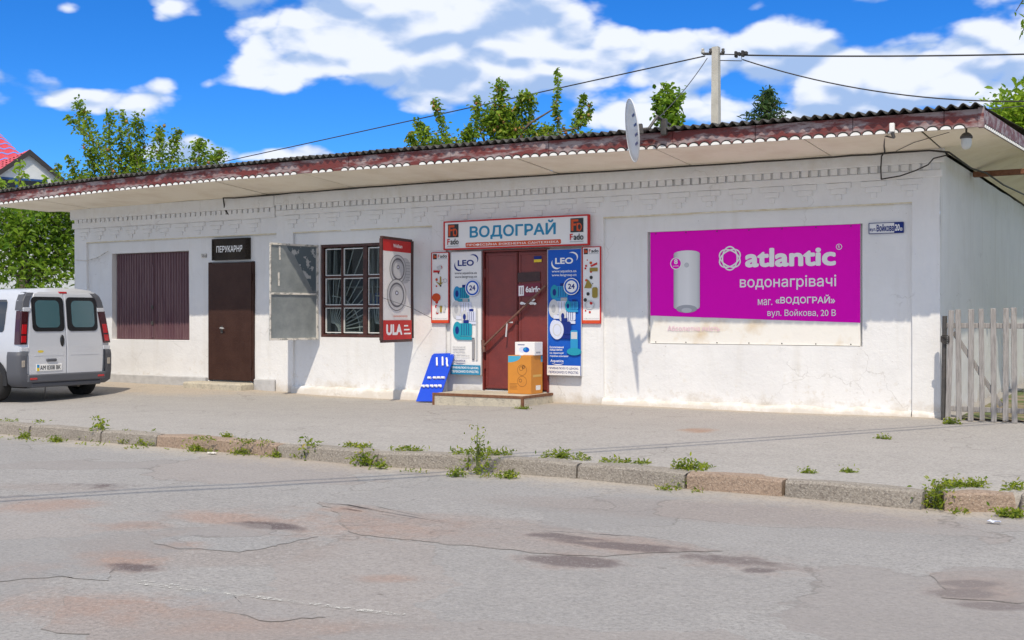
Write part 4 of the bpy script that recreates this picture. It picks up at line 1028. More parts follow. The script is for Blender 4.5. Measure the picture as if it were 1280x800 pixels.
# local x runs from the outer edge to the hinge once turned; shift the root onto the outer edge, in front of the sheet
dirv = Vector((math.cos(angr), math.sin(angr), 0)); nrm = Vector((-dirv.y, dirv.x, 0))
sk.location = Vector((hr.x, -.005, rz0 + .025)) + dirv * (wr - .025) + nrm * .0125
so.rect(0, .885, 1, 1, 'red_paint'); so.text('WörlGän'.replace('WörlGän', 'Wellsan'), .36, .925, .68, .962, 'text_white', .02)
def sink(u, v, ru, rv):
    so.ell(u, v, ru * 1.12, rv * 1.1, 'silver_print'); so.ring(u, v, ru * 1.1, rv * 1.08, .012, 'dark_grey_print'); so.ell(u, v, ru * .86, rv * .84, 'grey_print'); so.ring(u, v, ru * .82, rv * .80, .03, 'dark_grey_print'); so.ell(u + .02, v - .01, ru * .66, rv * .66, 'silver_print'); so.ell(u, v + .02, ru * .2, rv * .16, 'dark_grey_print'); so.ell(u, v + .02, ru * .11, rv * .09, 'pale_print')
so.rrect(.45, .57, .97, .83, .16, 'silver_print')
for k in range(7): so.rect(.80, .60 + k * .03, .95, .608 + k * .03, 'grey_print')
sink(.52, .71, .26, .13); sink(.47, .45, .30, .145)
so.rect(.35, .235, .85, .240, 'print_orange'); so.text('www.ula-sinks.com.ua'.replace('-sinks', ''), .35, .225, .85, .235, 'print_orange')
so.rect(0, 0, 1, .195, 'red_paint'); so.text('ULA', .10, .045, .66, .155, 'text_white', .045)
for k in range(3): so.rect(.72, .05 + .04 * k, .97 - .05 * k, .065 + .04 * k, 'text_white')

# big magenta banner in the walled-up window
ba = panel_px('shop_banner', 'large magenta water heater advertising banner stretched in the wall niche', 813, 290.5, 429, 1075.5, .085, 'banner_white', t=.03)
u0, v0 = ba.uv(814, 394.5); u1, v1 = ba.uv(1075, 403.5)
vs, fs = [], []; n = 40
for k in range(n + 1):
    t = k / n; e = .004 * math.sin(t * 40) * R.random() * .4
    vs += [(t * ba.w, -.004, (v0 + (v1 - v0) * t) * ba.h + e), (t * ba.w, -.004 - .008 * abs(nz(t * 9, 2)), ba.h * 1.0)]
link('banner_print', MB().add(vs, [(2 * k, 2 * k + 2, 2 * k + 3, 2 * k + 1) for k in range(n)]).mesh('banner_print', 'magenta'), ba.o)
ba.n = 12
ba.pt('atlantic', 931.5, 311, 334.5, 1045, 'text_white', .035)
ba.pt('водонагрівачі', 925, 345.5, 363, 1045.5, 'text_white', .008); ba.pt('маг.', 947.5, 374, 381.5, 965.5, 'text_white', .004); ba.pt('«ВОДОГРАЙ»', 969.5, 369, 381, 1044, 'text_white', .02); ba.pt('вул. Войкова, 20 В', 959.5, 386.8, 397, 1045, 'text_white', .004)
u, v = ba.uv(912.5, 323); rr = ba.uv(925, 323)[0] - u; rv = rr * ba.w / ba.h
for k in range(3): ba.ring(u, v, rr * 1.12, rv * .74, .020, 'text_white', rot=math.radians(30 + 60 * k))
u, v = ba.uv(1049, 308.5); ba.ring(u, v, .012, .012 * ba.w / ba.h, .008, 'text_white'); ba.text('R', u - .004, v - .013, u + .005, v + .013, 'text_white')
m_, N_, L_, b_ = nodes_of('heater_print'); q_ = NB(N_, L_); co_ = N_.new('ShaderNodeTexCoord').outputs['Generated']; sp_ = N_.new('ShaderNodeSeparateXYZ'); L_.new(co_, sp_.inputs[0])
rp_ = N_.new('ShaderNodeValToRGB'); L_.new(sp_.outputs[0], rp_.inputs[0]); e_ = rp_.color_ramp.elements; e_[0].color = (.42, .42, .45, 1); e_[1].color = (.5, .5, .53, 1)
for ps, v in ((.2, .74), (.55, .8), (.85, .66)): x = e_.new(ps); x.color = (v, v, v, 1)
L_.new(rp_.outputs[0], b_.inputs['Base Color']); b_.inputs['Roughness'].default_value = .5
a0, b0 = ba.uv(842.5, 384); a1, b1 = ba.uv(875, 312.5)
ba.poly([(a0 + (a1 - a0) * (.5 + .5 * math.cos(t)), b1 - .03 + .03 * math.sin(t)) for t in np.linspace(0, math.pi, 9)] + [(a0 + (a1 - a0) * (.5 + .5 * math.cos(t)), b0 + .03 * math.sin(t)) for t in np.linspace(math.pi, 2 * math.pi, 9)], 'heater_print', 'heater_picture')
ba.ell((a0 + a1) / 2, b0 - .015, (a1 - a0) * .40, .035, 'grey_print'); ba.ell((a0 + a1) / 2, b0 - .028, (a1 - a0) * .2, .022, 'silver_print'); ba.ell((a0 + a1) / 2, b1 - .13, .011, .02, 'silver_print'); ba.ring((a0 + a1) / 2, b1 - .13, .011, .02, .004, 'grey_print')
u, v = ba.uv(845.3, 329.5); ba.ell(u, v, .029, .029 * ba.w / ba.h, 'text_white'); ba.ell(u, v, .025, .025 * ba.w / ba.h, 'magenta'); ba.text('8', u - .009, v - .005, u + .009, v + .04, 'text_white', .03); ba.text('років', u - .014, v - .03, u + .014, v - .015, 'text_white', .01)
ba.pt('Абсолютна якість', 835, 407, 413.5, 900, 'faded_pink', .01)
for k in range(7):
    for v in (.012, .985): ba.ell(.03 + k * .155, v, .003, .003 * ba.w / ba.h, 'print_black')

# house number plate, hairdresser's board, tiny number tag
P = panel_px('address_plate', 'blue and white street address plate beside the magenta banner', 1086.5, 279.5, 292, 1129, .03, 'white_print', t=.015, frame='navy', fw=.006)
P.rect(.74, .0, 1, 1, 'navy'); P.text('вул.', .02, .16, .20, .50, 'navy', .02); P.text('Войкова', .22, .16, .73, .88, 'navy', .03); P.text('20', .76, .18, .90, .84, 'text_white', .03); P.text('в', .915, .18, .98, .48, 'text_white', .01)
ca = W(264.5, 325.5, -.02); cb = W(310.5, 325.5, -.02); cc = W(264.5, 299, -.02)
P = Panel('carved_sign', 'dark carved wooden hairdresser board above the brown steel door', cb.x - ca.x, cc.z - ca.z, 'wood_carved', ca, t=.065)
for k in range(9):
    P.ring(.5, .05, .10 + .05 * k, .12 + .06 * k, .008, 'wood_carved', a0=20, a1=160, name='carving')
P.n += 4; P.text('ПЕРУКАРНЯ', .14, .36, .84, .66, 'text_white', .02)
for i in (0, 1):
    for k in range(6):
        z = P.h * (.08 + .15 * k); MB().tube([(.02 + i * (P.w - .09), -.008, z), (.035 + i * (P.w - .07), -.012, z + .03), (.05 + i * (P.w - .05), -.008, z - .01)], .008, 5).build('carving', 'wood_carved', P.o, True)
ta = W(251, 322, .02); P = Panel('number_tag', 'tiny pale number tag on the wall left of the carved board', .13, .075, 'peel_white', ta, t=.03); P.text('20', .25, .2, .75, .8, 'dark_grey_print', .02)

# ================================================================== SMALL FIXTURES ON THE EAVES AND WALL
lp_ = Vector((17.66, -1.22, ez(17.66) + .03))
lm = thing('eave_lamp', 'grey capped jar lamp hanging under the eave corner', 'lamp', lp_)
MB().tube([lp_, lp_ - Vector((0, 0, .07))], .012, 8).build('stem', 'dark_metal', lm)
MB().lathe([(.0, -.05), (.03, -.055), (.05, -.07), (.072, -.10), (.074, -.12), (.068, -.125), (.0, -.123)], 18, lp_).build('cap', 'dark_metal', lm, smoothf=True)
MB().lathe([(.060, -.126), (.062, -.18), (.055, -.22), (.036, -.25), (.0, -.258)], 18, lp_).build('glass_jar', 'frosted', lm, smoothf=True)
fl = W(1115, 160, EY - .05)
s_ = thing('eave_sensor', 'small white junction box fixed under the eave edge', 'junction box', fl)
MB().bbox(fl.x - .03, fl.x + .03, EY - .07, EY - .012, fl.z - .05, fl.z + .06, .008).build('housing', 'white_scallop', s_); MB().tube([(fl.x, EY - .04, fl.z - .055), (fl.x + .02, EY - .03, fl.z - .12)], .022, 8).build('cable_gland', 'dark_metal', s_)

def cable(name, label, pts, r=.011, m='cable', n=6):
    return tag(MB().tube(pts, r, n).build(name, m, None, smoothf=True), label, 'cable')
pts = [W(288, 271, -.02), W(281, 262, -.05), W(279, 247.5, -.14)]
for x in range(300, 1166, 24): pts.append(Vector((S(x), -.135, wt(S(x)) - .028 + .012 * nz(x * .05, 1))))
pts += [Vector((LN + .13, -.12, HT - .03)), Vector((LN + .16, .3, HT - .06)), Vector((LN + .2, 1.2, HT - .10)), Vector((LN + .25, 2.2, HT - .06)), Vector((LN + .3, 3.6, HT - .1)), Vector((LN + .4, 6, HT - .08))]
cable('eave_cable', 'long dark cable run along the top of the wall beneath the soffit', pts, .014)
cable('drop_cable', 'dark cable dropping down the cornice from the eave box', [Vector((fl.x + .02, EY - .03, fl.z - .12)), W(1106, 170, -1.2), W(1105, 182, -.6), W(1106, 190, -.2), W(1102, 195, -.15), W(1101, 210, -.13), W(1101.5, 224, -.06)], .010)
cable('loop_cable', 'thin cable looping along the cornice to the wall corner', [W(1101.5, 224, -.06), W(1125, 220, -.13), W(1145, 213, -.13), W(1160, 206, -.14), W(1167, 198, -.15), Vector((LN + .13, -.11, HT - .06))], .009)
cable('lamp_wire', 'thin wire strung along the soffit to the eave lamp', [lp_ + Vector((-.2, .02, -.03)), Vector((16.95, -.7, ez(16.9) - .03)), W(1120, 189, -.2)], .004)
cable('stray_wire', 'thin wire hanging from the left wall corner to the purple shutters', [Vector((.05, -.02, ZZ(92, 325))), W(108, 326, -.02), W(122, 322, -.02), W(135, 314, -.01)], .008, 'peel_white')
cable('shutter_wire', 'thin wire tied from the poster shutter to the wall', [Vector((8.72, -.97, ZZ(490, 372, -.9))), W(515, 385, -.4), W(540, 398, -.05)], .004)

# satellite dish
dc = W(790, 163, -1.95); dn = camvec(-.985, -.12, -.075).normalized()
q = dn.to_track_quat('Z', 'Y'); upv = Vector((0, 0, 1)); Md = Matrix.Translation(dc) @ q.to_matrix().to_4x4()
dish = thing('satellite_dish', 'white satellite dish seen edge-on at the roof edge', 'satellite dish', Vector((dc.x + .3, EY, ez(dc.x) + FH)))
m = MB(); n = 32; Rr = 6; vs, fs = [(0, 0, -.055)], []
for i in range(1, Rr + 1):
    r = .41 * i / Rr
    for k in range(n): vs.append((r * math.cos(2 * math.pi * k / n), r * math.sin(2 * math.pi * k / n), -.055 + .055 * (i / Rr) ** 2))
fs += [(0, 1 + k, 1 + (k + 1) % n) for k in range(n)]
for i in range(Rr - 1): fs += [(1 + i * n + k, 1 + (i + 1) * n + k, 1 + (i + 1) * n + (k + 1) % n, 1 + i * n + (k + 1) % n) for k in range(n)]
b0 = len(vs)
vs2 = [(x, y, z - .012) for x, y, z in vs]; fs2 = [tuple(b0 + i for i in f[::-1]) for f in fs]
e0 = 1 + (Rr - 1) * n; rim = [(e0 + k, e0 + (k + 1) % n, b0 + e0 + (k + 1) % n, b0 + e0 + k) for k in range(n)]
m.add(vs + vs2, fs + fs2 + rim); m.xf(Md).build('reflector', 'dish_white', dish, smoothf=True)
MB().tube([(.417 * math.cos(2 * math.pi * k / n), .417 * math.sin(2 * math.pi * k / n), -.003) for k in range(n + 1)], .009, 6, False).xf(Md).build('rim', 'dish_white', dish, smoothf=True)
bk = dc - dn * .07; ap = Vector((dc.x + .30, EY + .10, ez(dc.x) + FH + .10))
MB().tube([bk, bk - dn * .16, ap + Vector((-.06, -.3, .08)), ap], .022, 8).build('mount_arm', 'dark_metal', dish)
MB().bbox(ap.x - .05, ap.x + .03, EY - .12, EY - .05, ap.z - .16, ap.z + .06, .01).build('bracket', 'dark_metal', dish)
MB().xf(Matrix()).bbox(-.07, .07, -.07, .07, -.14, -.055, .012).xf(Md).build('back_plate', 'dark_metal', dish)
for k, (yy, zz, l) in enumerate(((.18, 0, .14), (.05, .02, .2), (-.08, 0, .16), (-.2, .01, .1))):
    tm = MB()
    for j in range(3):
        a = -.06 + j * .06; rr2 = math.hypot(a, yy); tm.add([(a, yy, -.05 + .055 * (rr2 / .41) ** 2 + .002), (a + .04, yy, -.05 + .055 * (rr2 / .41) ** 2 + .002), (a + .04, yy + .035, -.049 + .055 * (rr2 / .41) ** 2 + .003), (a, yy + .035, -.049 + .055 * (rr2 / .41) ** 2 + .003)], [(0, 1, 2, 3)])
    tm.xf(Md).build('print', 'navy', dish)

# ================================================================== GATE
gy = -.36
gz = zg(17.6, gy)
gt = thing('picket_gate', 'weathered grey wooden picket gate beside the building corner', 'gate', (17.7, gy, gz))
def wood(x0, x1, y0, y1, z0, z1, tilt=0.0, name='picket'):
    m = MB().bbox(-(x1 - x0) / 2, (x1 - x0) / 2, y0, y1, 0, z1 - z0, .006)
    m.xf(Matrix.Translation(((x0 + x1) / 2, 0, z0)) @ Matrix.Rotation(tilt, 4, 'Y')); m.build(name, 'grey_wood', gt)
pk = [(1185, 388, 530), (1199, 387, 531), (1213.5, 386.5, 531.5), (1228, 386, 532), (1242.5, 385.5, 532), (1257, 385, 532), (1268.5, 384.5, 531.5), (1284, 385, 531)]
for i, (x, yt, yb) in enumerate(pk):
    c = S(x, gy); wd = .033 + R.uniform(-.003, .003); a = R.uniform(-.012, .012)
    wood(c - wd, c + wd, gy - .022, gy, gz + .01 + R.uniform(-.01, .02), ZZ(x, yt, gy), (.03 if i == 0 else a))
xa, xb = S(1183, gy), S(1286, gy)
for yy in (407, 512): wood(xa, xb, gy + .002, gy + .03, ZZ(1230, yy + 3.5, gy), ZZ(1230, yy - 3, gy), name='rail')
A, B = W(1192, 415, gy + .04), W(1252, 508, gy + .04)
MB().tube([A, B], .034, 4).build('brace', 'grey_wood', gt)
gp = thing('gate_post', 'dark leaning gate post with a wire loop against the white wall', 'post', (S(1179, gy), gy, gz))
MB().tube([W(1179, 532, gy + .02) , W(1181, 395, gy + .02)], .03, 7).build('post', 'dark_metal', gp)
m = MB(); c = W(1182, 424, gy + .0)
for k in range(3): m.tube([c + Vector((.05 * math.cos(t), -.035 + .0 * k, .02 * k + .035 * math.sin(t) - .02)) for t in np.linspace(0, 6.28, 12)], .007, 5)
m.build('wire_loop', 'cable', gp)

# ================================================================== VAN
mat('side_glass', (.015, .018, .022), .04, spec=1.0); mat('van_paint', (.60, .62, .66), .32, metal=.25, coat=.6); mat('van_grey', (.085, .09, .105), .55, bump=(200, .1)); mat('van_black', (.012, .012, .014), .25); mat('tyre', (.02, .02, .02), .85); mat('rim_grey', (.42, .43, .45), .35, metal=.7)
mat('lamp_red', (.42, .008, .012), .12, coat=.5); mat('lamp_dark', (.045, .008, .011), .15, coat=.5); mat('lamp_clear', (.34, .30, .25), .15, coat=.5); mat('plate_white', (.8, .8, .78), .4)
van = thing('parked_van', 'silver passenger van parked with its rear doors towards the shop', 'van', (3.19, -2.70, -.125), rotz=math.pi)
PR = [(.30, .84), (.42, .925), (.75, .95), (1.0, .945), (1.15, .925), (1.5, .875), (1.72, .825), (1.84, .76), (1.915, .62), (1.945, .3), (1.95, 0)]
def hw(z):
    return float(np.interp(z, [p[0] for p in PR], [p[1] for p in PR]))
def rk(z): return max(0, z - .95) * .10 + max(0, z - 1.80) * .35
st = [(0.0, .955), (.035, .98), (.12, .998), (.5, 1), (1.2, 1), (2.2, 1), (3.0, 1), (3.35, .995), (3.7, .985), (4.1, .97), (4.35, .95), (4.6, .88), (4.72, .78)]
def zmax(x): return float(np.interp(x, [0, 3.2, 3.5, 4.3, 4.55, 4.72], [1.95, 1.95, 1.86, 1.15, 1.0, .82]))
vs, fs = [], []; prof = [(-w, z) for z, w in PR] + [(w, z) for z, w in PR[-2::-1]]; NP = len(prof)
for x, k in st:
    zm = zmax(x)
    for (w, z) in prof:
        z2 = .3 + (z - .3) * (zm - .3) / 1.65; r = rk(z) * max(0, 1 - x / .9); vs.append((x + r, w * k, z2))
for i in range(len(st) - 1):
    fs += [(i * NP + p, i * NP + p + 1, (i + 1) * NP + p + 1, (i + 1) * NP + p) for p in range(NP - 1)] + [(i * NP + NP - 1, i * NP, (i + 1) * NP, (i + 1) * NP + NP - 1)]
e = (len(st) - 1) * NP
fs += [(p, p + 1, NP - 2 - p, NP - 1 - p) for p in range(NP // 2)] + [(e + p, e + p + 1, e + NP - 2 - p, e + NP - 1 - p) for p in range(NP // 2)]
MB().add(vs, fs).build('body', 'van_paint', van, True, smoothf=True)
def slab(zs, ya, yb, off, t, m, name, par=van):
    v, f = [], []
    for z in zs:
        a, b = ya(z), yb(z)
        for y, d in ((a, 0), (a + .01 * (1 if b > a else -1), -t), (b - .01 * (1 if b > a else -1), -t), (b, 0)): v.append((rk(z) + off + d, y, z))
    n = len(zs)
    for i in range(n - 1): f += [(i * 4 + p, i * 4 + p + 1, i * 4 + p + 5, i * 4 + p + 4) for p in range(3)]
    f += [(0, 1, 2, 3), ((n - 1) * 4, (n - 1) * 4 + 1, (n - 1) * 4 + 2, (n - 1) * 4 + 3)]
    return MB().add(v, f).build(name, m, par, True)
dz = [.47, .49, .62, .8, .95, 1.1, 1.3, 1.5, 1.72, 1.84, 1.875]
for sg in (1, -1):
    dl = slab(dz, lambda z: sg * .006, lambda z: sg * (hw(z) * .955 - .135 - max(0, z - 1.84) * .8), -.003, .016, 'van_paint', 'rear_door')
    # window: black surround with rounded corners, glass inside
    def rr(y0, y1, z0, z1, r, off, m, nm, par):
        pts = []
        for cy, cz_, a0 in ((y1 - r, z1 - r, 0), (y0 + r, z1 - r, 90), (y0 + r, z0 + r, 180), (y1 - r, z0 + r, 270)):
            for k in range(6): a = math.radians(a0 + 18 * k); pts.append((cy + r * math.cos(a), cz_ + r * math.sin(a)))
        v = [(rk(z) + off, sg * y, z) for y, z in pts] + [(rk(z) + off + .012, sg * y, z) for y, z in pts]; n = len(pts)
        return MB().add(v, [tuple(range(n)), tuple(range(2 * n - 1, n - 1, -1))] + [(i, (i + 1) % n, n + (i + 1) % n, n + i) for i in range(n)]).build(nm, m, par, True)
    sr_ = rr(.03, .665, 1.20, 1.79, .08, -.030, 'van_black', 'window_surround', van)
    rr(.125, .60, 1.265, 1.73, .085, -.036, 'car_glass', 'rear_window', van)
    slab([.785, .80, .805], lambda z: sg * .06, lambda z: sg * (.66), -.017, .006, 'van_paint', 'door_crease')
    # lamp column, lamps, hinges
    yo = lambda z: sg * (hw(z) * .985 + .002); yi = lambda z: sg * (hw(z) * .955 - .12)
    slab([1.56, 1.62, 1.72, 1.80, 1.86], lambda z: sg * (hw(z) * .955 - .115), lambda z: sg * (hw(z) * .98 + .004), .0, .014, 'van_grey', 'lamp_column')
    tl_ = slab([.985, 1.0, 1.2, 1.4, 1.53, 1.545], yi, yo, -.002, .020, 'lamp_dark', 'tail_light')
    slab([1.02, 1.03, 1.12, 1.13], lambda z: yi(z) + sg * .025, lambda z: yo(z) - sg * .02, -.016, .012, 'lamp_red', 'reflector', tl_)
    slab([1.16, 1.17, 1.31, 1.32], lambda z: yi(z) + sg * .025, lambda z: yo(z) - sg * .02, -.016, .012, 'lamp_red', 'reflector', tl_)
    v = []; zz = [.985, 1.2, 1.4, 1.55]
    for z in zz: v += [(.0 + rk(z), sg * (hw(z) * .975 + .014), z), (.10 + rk(z), sg * (hw(z) + .006), z)]
    MB().add(v, [(2 * i, 2 * i + 1, 2 * i + 3, 2 * i + 2) for i in range(3)]).build('tail_light_side', 'lamp_dark', van, True)
    v = []; zz = [1.56, 1.7, 1.82, 1.87]
    for z in zz: v += [(.0 + rk(z), sg * (hw(z) * .975 + .012), z), (.14 + rk(z), sg * (hw(z) + .006), z)]
    MB().add(v, [(2 * i, 2 * i + 1, 2 * i + 3, 2 * i + 2) for i in range(3)]).build('lamp_column_side', 'van_grey', van, True)
    for hz_ in (1.57, .90): MB().bbox(rk(hz_) - .03, rk(hz_) + .05, min(sg * (hw(hz_) * .955 - .14), sg * (hw(hz_) * .955 + .01)), max(sg * (hw(hz_) * .955 - .14), sg * (hw(hz_) * .955 + .01)), hz_ - .035, hz_ + .035, .008).build('door_hinge', 'van_paint', van, True)
    # bumper corner with fog lamp
    v, f = [], []
    for z, g in ((.27, .86), (.33, .95), (.5, .975), (.78, .975), (.86, .96)):
        for x, y in ((-.035, .70 if z < .45 else .80), (-.035, g - .06), (.0, g - .012), (.06, g + .004), (.26, g + .006)): v.append((x + (0 if z > .3 else .03), sg * y, z))
    for i in range(4): f += [(i * 5 + p, i * 5 + p + 1, i * 5 + p + 6, i * 5 + p + 5) for p in range(4)]
    f.append((20, 21, 22, 23, 24)); MB().add(v, f).build('bumper_corner', 'van_grey', van, True, smoothf=True)
    MB().bbox(-.042, -.02, min(sg * .84, sg * .91), max(sg * .84, sg * .91), .60, .72, .01).build('fog_lamp', 'lamp_clear', van, True)
    MB().bbox(-.062, -.03, min(sg * .62, sg * .76), max(sg * .62, sg * .76), .385, .42, .006).build('bumper_reflector', 'lamp_red', van, True)
    # side windows, arch, wheels
    for xa_, xb_ in ((.40, 1.62), (1.72, 3.4)):
        zs_ = (1.19, 1.22, 1.36, 1.5, 1.62, 1.70, 1.74); v = []
        for z in zs_:
            e_ = .05 if z in (1.19, 1.74) else .012 if z in (1.22, 1.70) else 0
            xe = xb_ - (max(0, z - 1.19) * .45 if xb_ > 3 else 0); v += [(xa_ + e_ + rk(z) * .4, sg * (hw(z) + .006), z), (xe - e_, sg * (hw(z) + .006), z)]
        MB().add(v, [(2 * i, 2 * i + 1, 2 * i + 3, 2 * i + 2) for i in range(len(zs_) - 1)]).build('side_window', 'side_glass', van, True)
    for wx in (.70, 3.8):
        pts = [(wx + .42 * math.cos(t), .33 + .42 * math.sin(t)) for t in np.linspace(-.1, math.pi + .1, 20)]
        MB().prism(pts, min(sg * .80, sg * .962), max(sg * .80, sg * .962)).build('wheel_arch', 'van_black', van, True)
        wm = MB(); wm.lathe([(.20, -.10), (.29, -.105), (.325, -.08), (.335, 0), (.325, .08), (.29, .105), (.20, .10)], 28).xf(Matrix.Translation((wx, sg * .872, .335)) @ Matrix.Rotation(math.pi / 2, 4, 'X'))
        wh = wm.build('wheel', 'tyre', van, True, smoothf=True)
        rm = MB(); rm.lathe([(.205, .06), (.20, .085), (.17, .085), (.15, .05), (.05, .06), (.0, .065)], 24)
        for k in range(9):
            a = k * 2 * math.pi / 9; c, s = math.cos(a), math.sin(a)
            rm.add([(r * c - w * s, r * s + w * c, z) for r, w, z in ((.05, -.018, .09), (.18, -.024, .092), (.18, .024, .092), (.05, .018, .09))], [(0, 1, 2, 3)])
        rm.xf(Matrix.Translation((wx, sg * .885, .335)) @ Matrix.Rotation(-sg * math.pi / 2, 4, 'X')); rm.build('rim', 'rim_grey', wh, True)
bp = []
MB().bbox(-.055, .10, -.80, .80, .335, .475, .02).build('rear_bumper', 'van_grey', van, True)
MB().bbox(-.03, .2, -.72, .72, .25, .334, .02).build('bumper_skirt', 'van_grey', van, True)
MB().bbox(.1, 4.5, -.75, .75, .24, .45, .02).build('underbody', 'van_black', van, True)
MB().bbox(rk(1.87) - .035, rk(1.87) + .05, -.085, .085, 1.845, 1.885, .012).build('brake_light', 'lamp_red', van, True)
hm = MB().sphere((rk(1.03) - .022, .095, 1.035), 1, 14, 8, (.024, .042, .105)).build('door_handle', 'van_black', van, True, smoothf=True)
MB().bbox(-.048, -.008, .22, .42, .685, .735, .012).build('plate_lamp', 'van_grey', van, True)
pl_ = MB().bbox(-.030, -.019, .11, .62, .525, .645, .003).build('number_plate', 'plate_white', van, True)
MB().add([(-.0325, .61, .53), (-.0325, .565, .53), (-.0325, .565, .585), (-.0325, .61, .585)], [(0, 1, 2, 3)]).build('plate_flag', 'flag_yellow', pl_, True)
MB().add([(-.0325, .61, .585), (-.0325, .565, .585), (-.0325, .565, .64), (-.0325, .61, .64)], [(0, 1, 2, 3)]).build('plate_flag', 'sky_blue_print', pl_, True)
o = link('lettering', text_mesh('AM 0308 BK', .41, .075, 'print_black', .012), pl_); o.rotation_euler = (0, 0, -math.pi / 2); o.location = (-.033, .55, .547)
mat('sticker_yellow', (.70, .55, .05), .4)
MB().add([(-.0215, .53 + .06 * math.cos(t), .86 + .022 * math.sin(t)) for t in np.linspace(0, 6.28, 14)[:-1]], [tuple(range(13))]).build('sticker', 'sticker_yellow', van, True)
MB().tube([(.06, .38, .27), (.05, .40, .02)], .008, 5).build('earth_strap', 'cable', van, True)
MB().tube([(.7, -.35, .24), (.12, -.35, .24)], .03, 10).build('exhaust_pipe', 'dark_metal', van, True)
for sg in (1, -1): MB().bbox(3.62, 3.75, min(sg * .98, sg * 1.16), max(sg * .98, sg * 1.16), 1.12, 1.36, .03).build('wing_mirror', 'van_grey', van, True)

# ================================================================== POLES AND WIRES
def pole(name, label, base, top, w=.092):
    t = thing(name, label, 'utility pole', base)
    m = MB(); h = top.z - base.z; v = []
    for z, k in ((0, 1.35), (h, .82)):
        for sx, sy in ((-1, -1), (1, -1), (1, 1), (-1, 1)): v.append((base.x + (top.x - base.x) * z / h + sx * w * k, base.y + (top.y - base.y) * z / h + sy * w * k, base.z + z))
    m.add(v, [(0, 1, 2, 3), (4, 5, 6, 7), (0, 1, 5, 4), (1, 2, 6, 5), (2, 3, 7, 6), (3, 0, 4, 7)]); m.build('shaft', 'concrete_pole', t)
    r = camvec(1, 0, 0)
    MB().tube([top + Vector((0, 0, -.15)) - r * .30, top + Vector((0, 0, -.15)) + r * .18], .03, 6).build('cross_bar', 'dark_metal', t)
    for k, q in enumerate((-.30, -.12, .16)): MB().lathe([(.0, -.06), (.035, -.05), (.045, 0), (.03, .03), (.04, .06), (0, .08)], 10, top + Vector((0, 0, -.10)) + r * q).build('insulator', 'peel_white' if k == 0 else 'dark_metal', t, smoothf=True)
    m = MB(); c = top + r * .58 + Vector((0, 0, -.17))
    for k in range(4): m.bbox(c.x - .16 + .08 * k, c.x - .10 + .08 * k, c.y - .05, c.y + .05, c.z - .05 + .03 * (k % 2), c.z + .09 - .03 * (k % 2), .012)
    m.tube([top + Vector((0, 0, -.16)) + r * .1, c], .012, 6); m.tube([top + Vector((0, 0, -.3)) + r * .1, c + Vector((0, 0, -.14)), c], .010, 6)
    m.build('cable_clamp', 'cable', t); return t
PZ = 26.0
tp = D(895, 59, PZ); pole('utility_pole', 'pale concrete utility pole rising behind the shop roof', Vector((tp.x, tp.y, -.2)), tp)
# the street line passes overhead, its shadow crosses road and pavement
ta_, tb_ = G(0, 632, RZ), G(1180, 537, -.03); tt = 6.3 / SUNV.z
wa = ta_ + SUNV * tt; wb_ = tb_ + SUNV * tt; wd_ = (wb_ - wa).normalized(); wd_.z = 0
pA, pB = wa - wd_ * 19, wb_ + wd_ * 12
pole('utility_pole', 'concrete utility pole across the road from the shop', Vector((pA.x, pA.y, -.2)), Vector((pA.x, pA.y, 7.2)))
pole('utility_pole', 'concrete utility pole beyond the picket gate', Vector((pB.x, pB.y, -.2)), Vector((pB.x, pB.y, 7.2)))
def wire(name, label, a, b, sag, r=.012, n=24, group=None):
    pts = [a.lerp(b, k / n) - Vector((0, 0, sag * 4 * (k / n) * (1 - k / n))) for k in range(n + 1)]
    return tag(MB().tube(pts, r, 6).build(name, 'cable', smoothf=True), label, 'wire', group)
sidev = Vector((-wd_.y, wd_.x, 0))
for k, off in enumerate((0.0, .22)):
    a = Vector((pA.x, pA.y, 6.9)) + sidev * (off - .07); b = Vector((pB.x, pB.y, 6.9)) + sidev * (off - .07)
    wire('overhead_cable', 'thick twisted street cable passing high over the road', a, b, .55, .024 - .004 * k, group='street cables over the road')
rv = camvec(1, 0, 0)
wire('overhead_wire', 'long wire sloping from the pole down to the left behind the roof', tp + Vector((0, 0, -.2)) - rv * .25, D(230, 213, 40), .0, .015)
wire('overhead_wire', 'short guy wire from the pole down to the roof edge by the dish', tp + Vector((0, 0, -.25)) - rv * .2, D(800, 168, 20), .12, .010)
wire('overhead_wire', 'upper bundled cable running level from the pole to the right', tp + rv * .6 + Vector((0, 0, -.18)), D(1500, 60, 24), .08, .018)
wire('overhead_wire', 'lower drooping cable running from the pole to the right', tp + rv * .6 + Vector((0, 0, -.28)), D(1420, 118, 22), .45, .014)
wire('overhead_wire', 'thin wire entering the leafy tree by the roof corner', D(1205, 139, 19), D(1420, 112, 26), .05, .008)

